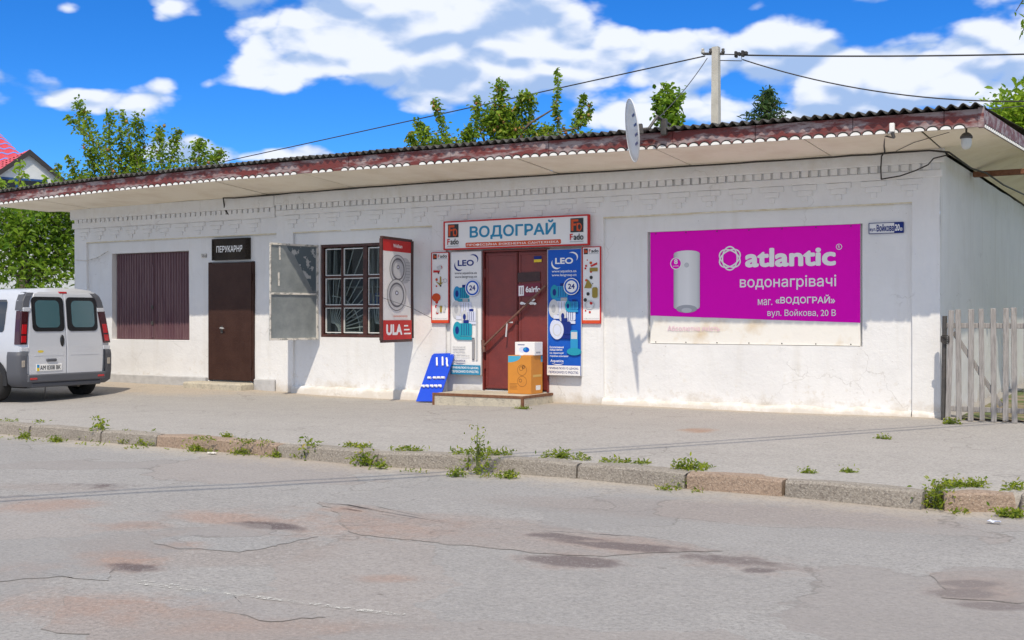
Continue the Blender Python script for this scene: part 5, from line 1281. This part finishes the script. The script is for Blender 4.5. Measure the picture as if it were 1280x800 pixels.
# ================================================================== TREES
rng_ = np.random.default_rng(5)
def leaves_mesh(name, pos, size, matname, aspect=.55, down=.35):
    pos = np.asarray(pos); n = len(pos)
    nv = rng_.normal(size=(n, 3)); nv[:, 2] = np.abs(nv[:, 2]) + .35; nv /= np.linalg.norm(nv, axis=1)[:, None]
    t = rng_.normal(size=(n, 3)); t[:, 2] -= down; t -= nv * (t * nv).sum(1)[:, None]; t /= np.linalg.norm(t, axis=1)[:, None]; bt = np.cross(nv, t)
    L = (size * rng_.uniform(.45, 1.45, n))[:, None]; Wd = L * aspect * .5
    v = np.empty((n, 6, 3)); v[:, 0] = pos; v[:, 1] = pos + t * L * .35 + bt * Wd + nv * L * .10; v[:, 2] = pos + t * L * .75 + bt * Wd * .75 + nv * L * .05; v[:, 3] = pos + t * L - nv * L * .12
    v[:, 4] = pos + t * L * .75 - bt * Wd * .75 + nv * L * .05; v[:, 5] = pos + t * L * .35 - bt * Wd + nv * L * .10
    idx = np.arange(n)[:, None] * 6
    f1 = idx + np.array([0, 1, 2, 3]); f2 = idx + np.array([0, 3, 4, 5]); f = np.concatenate([f1, f2], 0)
    me = bpy.data.meshes.new(name); me.from_pydata(v.reshape(-1, 3).tolist(), [], f.tolist()); me.materials.append(MATS[matname]); return me
def tree(name, label, base, trunk, shoots, clumps, leaf, leafmat, group=None, fruit=0, cat='tree', aspect=.55, lim_r=.018, dens=2.0):
    t = thing(name, label, cat, base, group); base = Vector(base)
    m = MB(); m.tube([base] + trunk, [.14] + [.11 - .05 * i / len(trunk) for i in range(len(trunk))], 8)
    pos = []
    for (a, b, wid, n) in shoots:
        n = int(n * dens)
        mid = a.lerp(b, .5) + Vector(rng_.normal(size=3) * .06)
        root = trunk[-1]
        m.tube([root.lerp(a, .0), a.lerp(root, .35) + Vector((0, 0, .1)), a, mid, b], [lim_r * 2.2, lim_r * 1.6, lim_r, lim_r * .7, lim_r * .3], 5)
        for k in range(n):
            u = rng_.uniform(0, 1) ** .9; c = (a.lerp(mid, u * 2) if u < .5 else mid.lerp(b, u * 2 - 1)); s = wid * (1.05 - .75 * u)
            p = c + Vector(rng_.normal(size=3) * s * .5); pos.append(p)
            if fruit and rng_.random() < fruit: pos[-1] = p
    for (c, r3, n) in clumps:
        n = int(n * dens)
        m.tube([trunk[-1], trunk[-1].lerp(c, .6) + Vector((0, 0, .05)), c], [lim_r * 2, lim_r * 1.3, lim_r * .5], 5)
        tw = [Vector(rng_.normal(size=3)).normalized() * rng_.uniform(.35, 1.0) for _ in range(max(5, n // 22))]
        for q in tw:
            e = c + Vector((q.x * r3[0], q.y * r3[1], q.z * r3[2])); m.tube([c, e], [lim_r * .5, lim_r * .2], 4)
        for k in range(n):
            q = tw[rng_.integers(len(tw))]; e = Vector((q.x * r3[0], q.y * r3[1], q.z * r3[2])) * rng_.uniform(.55, 1.05)
            pos.append(c + e + Vector(rng_.normal(size=3) * leaf * 1.3))
    m.build('trunk', 'bark', t, smoothf=True)
    o = np.array(base); me = leaves_mesh('crown', np.array([tuple(p) for p in pos]) - o, leaf, leafmat, aspect); link('crown', me, t)
    if fruit:
        fm = MB(); pick = rng_.choice(len(pos), int(len(pos) * fruit), replace=False)
        for i in pick: fm.sphere(pos[i] - Vector((0, 0, .03)), .042, 7, 5)
        f = fm.build('fruit', 'apple', t, smoothf=True); f['kind'] = 'stuff'
    return t
mat('apple', (.36, .10, .06), .4, (.30, .22, .05), 4)
def sh(lst, Z, pxm):      # pixel shoots -> world
    out = []
    for (x0, y0, x1, y1, wpx, n) in lst:
        dz1, dz2 = rng_.uniform(-.5, .5), rng_.uniform(-.6, .6); out.append((D(x0, y0, Z + dz1), D(x1, y1, Z + dz2), wpx * Z / F, n))
    return out
Z = 28.0
b = D(180, 300, Z); b.z = -.3
tree('pear_tree', 'pear tree with upright leafy shoots behind the left end of the roof', b, [D(180, 300, Z), D(178, 240, Z)],
     sh([(140, 225, 97, 126, 20, 260), (130, 190, 84, 146, 12, 70), (140, 220, 136, 142, 16, 150), (150, 215, 148, 160, 12, 90), (178, 222, 151, 138, 16, 150), (175, 222, 172, 142, 17, 180), (205, 222, 200, 160, 18, 170), (210, 222, 222, 162, 16, 150), (240, 215, 250, 175, 18, 150), (255, 215, 278, 192, 18, 120), (120, 228, 112, 186, 16, 110), (102, 232, 86, 196, 12, 70), (80, 240, 72, 206, 9, 40), (165, 228, 160, 190, 22, 160)], Z, 1),
     [(D(110, 232, Z), (1.1, .8, .35), 420), (D(170, 225, Z), (1.2, .8, .4), 420), (D(240, 218, Z), (.9, .8, .3), 200)], .092, 'leaf_pear', fruit=.003, dens=2.9)
Z = 27.0
b = D(610, 300, Z); b.z = -.3
APPLE = tree('apple_tree', 'apple tree bearing red fruit above the middle of the roof', b, [D(610, 260, Z), D(612, 200, Z)],
     sh([(560, 190, 543, 124, 11, 80), (540, 192, 522, 152, 17, 130), (590, 180, 597, 122, 12, 60), (625, 178, 625, 102, 20, 200), (632, 180, 655, 118, 18, 200), (600, 165, 640, 140, 22, 130), (655, 178, 690, 160, 16, 80), (700, 172, 694, 130, 7, 45), (694, 135, 697, 86, 5, 40), (712, 172, 730, 118, 9, 90), (722, 160, 738, 128, 6, 40), (668, 178, 664, 118, 14, 110), (575, 188, 585, 160, 14, 90), (520, 194, 512, 168, 12, 60), (745, 185, 737, 165, 5, 12)], Z, 1),
     [(D(640, 172, Z), (.75, .6, .35), 330), (D(560, 186, Z), (.7, .6, .22), 200), (D(615, 150, Z), (.5, .4, .28), 160), (D(690, 176, Z), (.5, .4, .12), 70)], .092, 'leaf_pear', fruit=.010, dens=4.2)
Z = 25.0
b = D(838, 300, Z); b.z = -.3
tree('young_tree', 'single leafy tree top between the dish and the utility pole', b, [D(838, 260, Z), D(838, 190, Z)],
     sh([(838, 165, 832, 106, 15, 120), (838, 160, 850, 118, 12, 80), (836, 165, 820, 122, 11, 70), (840, 165, 848, 150, 12, 60), (836, 170, 840, 150, 14, 80)], Z, 1), [(D(836, 128, Z), (.28, .28, .24), 110)], .10, 'leaf_bush', aspect=.75, dens=2.6)
# spruce
Z = 34.0
b = D(959, 300, Z); b.z = -.3; top = D(959, 113, Z)
spr = thing('spruce_tree', 'dark green spruce top showing behind the roof right of the pole', 'tree', b)
m = MB(); m.tube([b, top], [.2, .015], 8); pos = []
for i in range(15):
    u = i / 15; z = top.z - .15 - u * 3.2; c = Vector((top.x, top.y, z)); ln = .15 + u * 1.9
    for k in range(7):
        a = k * .9 + i * .6 + rng_.uniform(-.2, .2); e = c + Vector((math.cos(a) * ln, math.sin(a) * ln, ln * .28 + rng_.uniform(-.05, .1))); m.tube([c, e], [.02, .005], 4)
        nn = int(16 + 52 * ln / 2)
        for q in range(nn): s = rng_.uniform(.05, 1.05); pos.append(tuple(c.lerp(e, s) + Vector(rng_.normal(size=3) * .045)))
m.build('trunk', 'bark', spr); link('crown', leaves_mesh('crown', np.array(pos) - np.array(b), .16, 'leaf_spruce', .35), spr)
# left yard tree
Z = 28.0
b = D(35, 470, Z); b.z = -.3
tree('yard_tree', 'dense sunlit green tree beside the left end wall behind the van', b, [D(35, 400, Z), D(35, 350, Z)], [],
     [(D(30, 300, Z), (1.0, 1.0, .8), 900), (D(75, 320, Z + .3), (.75, .8, .75), 650), (D(0, 280, Z), (.8, .8, .7), 550), (D(60, 270, Z + .2), (.9, .8, .6), 600), (D(-25, 320, Z), (.8, .8, .8), 500), (D(40, 342, Z - .3), (.9, .7, .45), 420), (D(85, 285, Z + .6), (.6, .8, .8), 450), (D(20, 345, Z + .3), (1, .8, .4), 250)], .15, 'leaf_bush', aspect=.45, dens=1.1)
Z = 31.5
b = D(30, 470, Z); b.z = -.3
tree('sapling', 'light green sapling in front of the white gable of the red roofed house', b, [D(28, 330, Z), D(26, 250, Z)], sh([(26, 240, 26, 200, 9, 26), (24, 235, 30, 215, 8, 14), (57, 238, 58, 222, 7, 14), (6, 240, 2, 228, 7, 18)], Z, 1), [], .16, 'leaf_light', aspect=.45)
# tree over the roof's right corner, and the one reaching into the top corner of the view
Z = 30.0
b = D(1330, 420, Z); b.z = -.3
tree('walnut_tree', 'light green leafy tree beyond the right roof corner', b, [D(1330, 330, Z), D(1328, 240, Z)], [],
     [(D(1275, 150, Z), (.65, .7, .45), 360), (D(1300, 130, Z), (1.0, .9, .7), 600), (D(1262, 165, Z + .4), (.5, .6, .35), 220), (D(1340, 160, Z), (1.2, 1, 1), 700), (D(1285, 190, Z), (.8, .8, .5), 350), (D(1255, 140, Z), (.3, .3, .15), 60), (D(1350, 90, Z), (1, 1, .9), 500)], .20, 'leaf_light', aspect=.42)
Z = 16.0
b = D(1420, 530, Z); b.z = -.1
tree('birch_tree', 'tree at the gate yard whose hanging branch tip enters the sky corner', b, [D(1420, 300, Z), D(1410, 60, Z)],
     [(D(1330, -70, Z), D(1276, 44, Z), .16, 46), (D(1330, -70, Z), D(1270, 14, Z), .13, 26), (D(1340, -40, Z), D(1300, 60, Z), .2, 60)], [(D(1380, -60, Z), (.7, .7, .6), 500), (D(1440, -40, Z), (.8, .8, .7), 500)], .085, 'leaf_bush', aspect=.7)

# ================================================================== RED ROOFED HOUSE
mat('tile_red', (.62, .025, .04), .32, (.50, .02, .03), 5); mat('house_white', (.66, .69, .70), .8, (.58, .62, .63), 2); mat('blue_paint', (.015, .07, .22), .5); mat('barge_dark', (.035, .03, .03), .6)
HZ = 36.0; pm = HZ / F; hc = D(36, 395, HZ); c4, s4 = math.cos(math.radians(38)), math.sin(math.radians(38)); hr_ = camvec(c4, 0, s4); hf = camvec(-s4, 0, c4)
Mh = Matrix(((hr_.x, hf.x, 0, hc.x), (hr_.y, hf.y, 0, hc.y), (0, 0, 1, 0), (0, 0, 0, 1)))
hs_ = thing('red_roof_house', 'white gabled house with a red metal tile roof and blue window frames', 'house', Vector((hc.x, hc.y, -.3)))
zz = lambda y: CZ + (395 - y) * pm
def hb(m, name, mm, par=None, **k): return m.xf(Mh).build(name, mm, par or hs_, **k)
ga, ge, gw = zz(188), zz(228), 50 * pm
hb(MB().prism([(-gw, zz(262)), (gw, zz(262)), (gw, ge), (0, ga - .1), (-gw, ge)], 0, 3.0), 'gable_wall', 'house_white')
hb(MB().box(-9.5, 1.9, .6, 8, -.3, zz(262)), 'main_wall', 'house_white')
rf = bpy.data.objects.new('roof', None); col.objects.link(rf); rf.parent = hs_
def tiled(x0, x1, z0, z1, y0, y1, axis):     # stepped, ribbed metal-tile slope
    m = MB(); rows, ncol = 7, 40
    for r in range(rows):
        vs, fs = [], []
        for k in range(ncol + 1):
            for e in (0, 1):
                t = (r + e) / rows; u = k / ncol; rib = .025 * math.sin(u * 2 * math.pi * ncol / 5) + (.03 if e == 0 else 0)
                if axis == 'y': vs.append((x0 + (x1 - x0) * t, y0 + (y1 - y0) * u, z0 + (z1 - z0) * t + rib))
                else: vs.append((x0 + (x1 - x0) * u, y0 + (y1 - y0) * t, z0 + (z1 - z0) * t + rib))
        m.add(vs, [(2 * k, 2 * k + 2, 2 * k + 3, 2 * k + 1) for k in range(ncol)])
    hb(m, 'roof_slope', 'tile_red', rf)
ov = .32
tiled(-gw - ov, 0, ge - ov * .8, ga, -.12, 3.4, 'y'); tiled(gw + ov, 0, ge - ov * .8, ga, -.12, 3.4, 'y')
qa, qb, qc, qd = D(-110, 110, 45), D(-10, 156, 44), D(36, 203, 41), D(-110, 222, 39)      # hipped main slope behind the gable
rows, ncol = 9, 44; m = MB()
for r in range(rows):
    vs = []
    for k in range(ncol + 1):
        for e in (0, 1):
            t = (r + e) / rows; u = k / ncol; vs.append(qa.lerp(qb, u).lerp(qd.lerp(qc, u), t) + Vector((0, 0, .03 * math.sin(u * 2 * math.pi * ncol / 5) + (.035 if e else 0))))
    m.add(vs, [(2 * k, 2 * k + 2, 2 * k + 3, 2 * k + 1) for k in range(ncol)])
m.build('roof_slope', 'tile_red', rf)
for s in (-1, 1):
    v = [(s * (gw + ov), -.14, ge - ov * .8 - .14), (s * (gw + ov), -.14, ge - ov * .8 + .02), (0, -.14, ga + .02), (0, -.14, ga - .16)]; v += [(a, b_ + .05, c) for a, b_, c in v]
    hb(MB().add(v, [(0, 1, 2, 3), (4, 5, 6, 7)] + [(p, (p + 1) % 4, 4 + (p + 1) % 4, 4 + p) for p in range(4)]), 'barge_board', 'barge_dark')
wn = bpy.data.objects.new('window', None); col.objects.link(wn); wn.parent = hs_
for bx in ((-.95, .55, zz(226), zz(223.5)), (-.95, -.88, zz(250), zz(226)), (-.40, -.33, zz(250), zz(226)), (.48, .55, zz(250), zz(226))): hb(MB().box(bx[0], bx[1], -.03, .02, bx[2], bx[3]), 'window_frame', 'blue_paint', wn)
hb(MB().box(-.88, .48, -.012, -.004, zz(250), zz(226.3)), 'pane', 'van_black', wn)

# ================================================================== YARD BEHIND THE GATE
for k, (x, y, r, n, lab) in enumerate(((20.2, 3.5, .6, 260, 'low green shrub growing behind the picket gate'), (21.4, 6.5, .9, 420, 'rounded shrub deeper in the yard behind the gate'), (18.9, 9.5, 1.0, 420, 'shrub against the far end of the shop side wall'), (20.6, 12.5, 1.6, 700, 'tall shrub closing the back of the yard'))):
    b = Vector((x, y, zg(x, y)))
    tree('shrub', lab, b, [b + Vector((0, 0, r * .4))], [], [(b + Vector((0, 0, r * .75)), (r * .8, r * .8, r * .6), n)], .11, 'leaf_light', cat='shrub', lim_r=.01)
for x, y, lab in ((21.6, 2.2, 'tree added out of view to block sky light, nearest the picket gate'), (21.2, 5.6, 'tree added out of view to block sky light, in the middle of the yard'), (21.7, 9.2, 'tree added out of view to block sky light, at the back of the yard')):
    b = Vector((x, y, zg(x, y)))  # unseen trees, added to keep sky light off the shop's side wall
    tree('sky_block_tree', lab, b, [b + Vector((0, 0, 1.2)), b + Vector((.05, 0, 2.2))], [], [(b + Vector((dx, dy, dz)), (1.1, 1.1, .9), 420) for dx, dy, dz in ((0, 0, 3.4), (.8, .5, 2.6), (-.6, -.5, 2.5), (.2, -.8, 2.9), (-.5, .7, 3.0), (.1, .1, 1.8))], .14, 'leaf_pear', dens=1.3)
lg = thing('log_pile', 'small pile of split firewood in the yard behind the gate', 'firewood', (19.4, 1.55, zg(19.4, 1.5)))
mat('log_end', (.42, .30, .17), .9, (.3, .2, .11), 8)
for k in range(14):
    r_, c_ = divmod(k, 5); x = 19.05 + c_ * .16 + (r_ % 2) * .08; z = zg(19.3, 1.5) + .09 + r_ * .135
    MB().tube([(x, 1.2 + R.uniform(-.05, .05), z), (x + R.uniform(-.02, .02), 1.75, z)], .07 + R.uniform(-.012, .012), 7).build('log', 'log_end', lg)

# ================================================================== WEEDS
def weed(name, label, px, py, zpl, h, spread, n, stalks=3, group=None, leaf=.05, cat='weed'):
    c = G(px, py, zpl); t = thing(name, label, cat, c, group); m = MB(); pos = []
    for s in range(stalks):
        a = R.uniform(0, 6.28); q = spread * R.uniform(.1, 1); hh = h * (1 if s == 0 else R.uniform(.35, .9))
        e = Vector((math.cos(a) * q * (.35 if s == 0 else 1), math.sin(a) * q * .5, hh)); b0 = Vector((R.uniform(-.3, .3) * spread, R.uniform(-.1, .1) * spread, -.01))
        mid = b0.lerp(e, .5) + Vector((0, 0, h * .08)); m.tube([b0, mid, e], [.006, .005, .002], 4)
        for k in range(n // stalks):
            u = R.uniform(0.02, 1); p = (b0.lerp(mid, u * 2) if u < .5 else mid.lerp(e, u * 2 - 1)); w = (.05 + .06 * (1 - u)) * min(1, h / .25 + .3)
            pos.append((p.x + R.gauss(0, w), p.y + R.gauss(0, w * .7), max(.005, p.z + R.gauss(0, .02))))
    m.build('stem', 'weed_stem', t, True); link('leaves', leaves_mesh('leaves', np.array(pos), leaf, 'leaf_weed', .42, -.2), t); return t
mat('weed_stem', (.13, .16, .04), .7)
FT = RZ + .01
weed('weed', 'tallest slender weed at a kerb joint in front of the porch', 597, 592, FT, .47, .06, 360, 6, leaf=.036)
weed('weed', 'upright pointed weed at the kerb in front of the parked van', 128, 550, FT, .27, .08, 150, 4)
weed('weed', 'bushy round weed at a kerb joint before the poster shutter', 387, 573, FT, .24, .08, 170, 6)
weed('weed', 'short spiky weed at a kerb joint left of the porch', 455, 581, FT, .20, .08, 130, 5)
weed('weed', 'spreading weed spilling over the kerb in front of the banner', 850, 607, FT, .08, .22, 320, 12, leaf=.03)
weed('weed', 'leafy weed on the pavement edge in front of the banner', 858, 586, KZ, .09, .18, 240, 10, leaf=.036)
weed('weed', 'dense weed filling the gap between kerb stones near the gate', 1170, 634, FT, .22, .09, 420, 12, leaf=.036)
weed('weed', 'long green weed mat behind the last kerb stone near the gate', 1210, 608, KZ, .06, .34, 360, 16, leaf=.03)
weed('weed', 'leafy weed on the pavement edge before the blue poster', 700, 572, KZ, .07, .20, 240, 12, leaf=.03)
weed('weed', 'tuft of weeds at the foot of the picket gate', 1186, 530, zg(17.3, -.5), .07, .14, 120, 8, leaf=.04)
weed('weed', 'weed growing below the last kerb stone with a yellow flower', 1262, 645, FT, .05, .22, 200, 12, leaf=.034)
for x, y, sp in ((70, 551, .12), (185, 556, .22), (245, 563, .34), (300, 567, .2), (345, 571, .07), (30, 547, .1), (160, 554, .16), (475, 584, .06), (570, 594, .1), (635, 596, .12), (978, 615, .04)):
    weed('weed_tuft', 'low weed tuft at the foot of the kerb', x, y, FT, .055, sp, int(80 + 600 * sp), 8, 'low weed tufts along the kerb foot', .032)
for x, y, sp in ((1103, 548.5, .1), (655, 511, .25), (600, 505, .12), (1060, 590, .06), (1010, 591, .07), (285, 546, .12)):
    weed('grass_patch', 'flat patch of weeds in a pavement crack', x, y, zg(G(x, y).x, G(x, y).y) + .004, .016, sp, int(80 + 520 * sp), 9, 'flat weed patches on the pavement', .026)

# scraps of litter in the gutter
for x, y, w, m_, lab in ((265, 567.5, .12, 'peel_white', 'crumpled white paper scrap lying in the gutter by the kerb'), (1243, 654, .09, 'pale_print', 'pale blue wrapper lying on the road by the last kerb stone')):
    c = G(x, y, RZ + .01); vs, fs = [], []; n = 6
    for j in range(n + 1):
        for i in range(n + 1): vs.append((c.x + w * (i / n - .5) + R.uniform(-.008, .008), c.y + w * .5 * (j / n - .5) + R.uniform(-.008, .008), c.z + .012 + R.uniform(-.006, .010)))
    fs = [(j * (n + 1) + i, j * (n + 1) + i + 1, (j + 1) * (n + 1) + i + 1, (j + 1) * (n + 1) + i) for j in range(n) for i in range(n)]
    tag(MB().add(vs, fs).build('litter_scrap', m_), lab, 'litter')

# strips of low grass rooted along the joint behind the kerb stones and in the gutter
pos = []; N_G = 0
def strip(x0, y0, x1, y1, zf, n, w, hmax):
    for k in range(n):
        t = R.random(); px, py = x0 + (x1 - x0) * t, y0 + (y1 - y0) * t; c = G(px, py, KZ if zf else RZ)
        if nz(c.x * 3.1, 4.0, 1.0 if zf else 2.0) < .0: continue
        y = c.y + R.gauss(0, w); pos.append((c.x, y, (zg(c.x, y) if zf else rz_(c.x, y)) + R.random() ** 2 * hmax))
strip(225, 548, 340, 555, True, 260, .05, .03); strip(395, 555, 480, 561.5, True, 420, .05, .035); strip(480, 561.5, 590, 567, True, 420, .05, .03); strip(610, 568, 730, 574, True, 620, .06, .05); strip(730, 575, 812, 580, True, 300, .05, .03)
strip(0, 526, 60, 529, True, 120, .05, .02); strip(135, 537, 200, 541, True, 90, .05, .02); strip(840, 583, 900, 586, True, 200, .06, .03); strip(1180, 608, 1280, 612, True, 420, .06, .05)
strip(0, 548, 345, 573, False, 300, .06, .025); strip(500, 588, 640, 598, False, 140, .05, .02); strip(820, 611, 880, 614, False, 160, .06, .03); strip(1185, 641, 1280, 646, False, 160, .06, .02); strip(1000, 618, 1150, 632, False, 50, .04, .01)
o = link('kerbside_grass', leaves_mesh('kerbside_grass', np.array(pos), .04, 'leaf_weed', .28, -.6)); tag(o, 'low grass and weeds rooted along both sides of the kerb', 'grass', kind='stuff')

# old asphalt repairs in the road, each a slightly raised sheet with a dark seam
mat('seam', (.20, .185, .175), .9, (.30, .285, .27), 3, (.45, .55))
def repair(pts, m, jit=.11):
    W_ = [G(x, y, RZ) for x, y in pts]; out = []
    for i, a in enumerate(W_):
        b = W_[(i + 1) % len(W_)]; n = max(2, int((b - a).length / .06))
        for k in range(n):
            q = a.lerp(b, k / n); out.append(Vector((q.x + jit * (1.6 * nz(q.x * 1.5, q.y * 1.5, 1) + .5 * nz(q.x * 9, q.y * 9, 3)), q.y + jit * (1.6 * nz(q.x * 1.5, q.y * 1.5, 8) + .5 * nz(q.x * 9, q.y * 9, 5)), 0)))
    c = sum(out, Vector()) / len(out)
    for nm, mm, grow, h in (('repair_seam', 'seam', .004, .0015), ('asphalt_repair', m, 0, .0032)):
        rings = []; 
        for t in (1, .8, .6, .4, .2): rings.append([c + (q - c) * t + (q - c).normalized() * (grow if t == 1 else 0) for q in out])
        vs, fs = [], []; n = len(out)
        for r_ in rings: vs += [(q.x, q.y, rz_(q.x, q.y) + h) for q in r_]
        vs.append((c.x, c.y, rz_(c.x, c.y) + h))
        for r_ in range(4): fs += [(r_ * n + i, r_ * n + (i + 1) % n, (r_ + 1) * n + (i + 1) % n, (r_ + 1) * n + i) for i in range(n)]
        fs += [(4 * n + i, 4 * n + (i + 1) % n, 5 * n) for i in range(n)]
        me = MB().add(vs, fs).mesh(nm, mm, True); P_ = np.array(vs)
        for an, fn in (('rust', rd_rust), ('stain', rd_stain), ('patch', lambda x, y: x * 0), ('dust', lambda x, y: x * 0)):
            at = me.attributes.new(an, 'FLOAT', 'POINT'); at.data.foreach_set('value', np.asarray(fn(P_[:, 0], P_[:, 1]), dtype=np.float32))
        link(nm, me)['kind'] = 'structure'
ground_mat('repair_grey', (.315, .311, .306), (.285, .28, .275), None, 'road'); ground_mat('repair_pink', (.315, .286, .268), (.285, .256, .24), None, 'road')
repair([(190, 683), (270, 661), (330, 668), (402, 673), (350, 687), (285, 696)], 'repair_grey')
repair([(-30, 716), (55, 707), (98, 710), (150, 731), (70, 730), (-30, 735)], 'repair_grey')
repair([(212, 757), (255, 740), (330, 752), (395, 778), (300, 790)], 'repair_grey')
repair([(390, 628), (470, 637), (640, 655), (900, 690), (760, 700), (600, 690), (440, 668)], 'repair_pink')
repair([(40, 790), (110, 752), (215, 757), (300, 792), (420, 810), (200, 830)], 'repair_pink')
repair([(1160, 720), (1290, 716), (1320, 760), (1180, 752)], 'repair_pink')

# far belt of trees closing the view behind the plots
pos = []
for k in range(9000):
    a = R.uniform(-1.35, 1.15); d = R.uniform(48, 58); h = 3.6 + 1.3 * nz(a * 9, 1.5) + .8 * nz(a * 31, 2.5); z = R.random() ** .7 * h
    pos.append((CX + d * math.sin(a), CY + d * math.cos(a), z - .3))
tag(link('far_trees', leaves_mesh('far_trees', np.array(pos), .75, 'leaf_bush', .7)), 'distant belt of low green trees behind the plots', 'trees', kind='stuff')
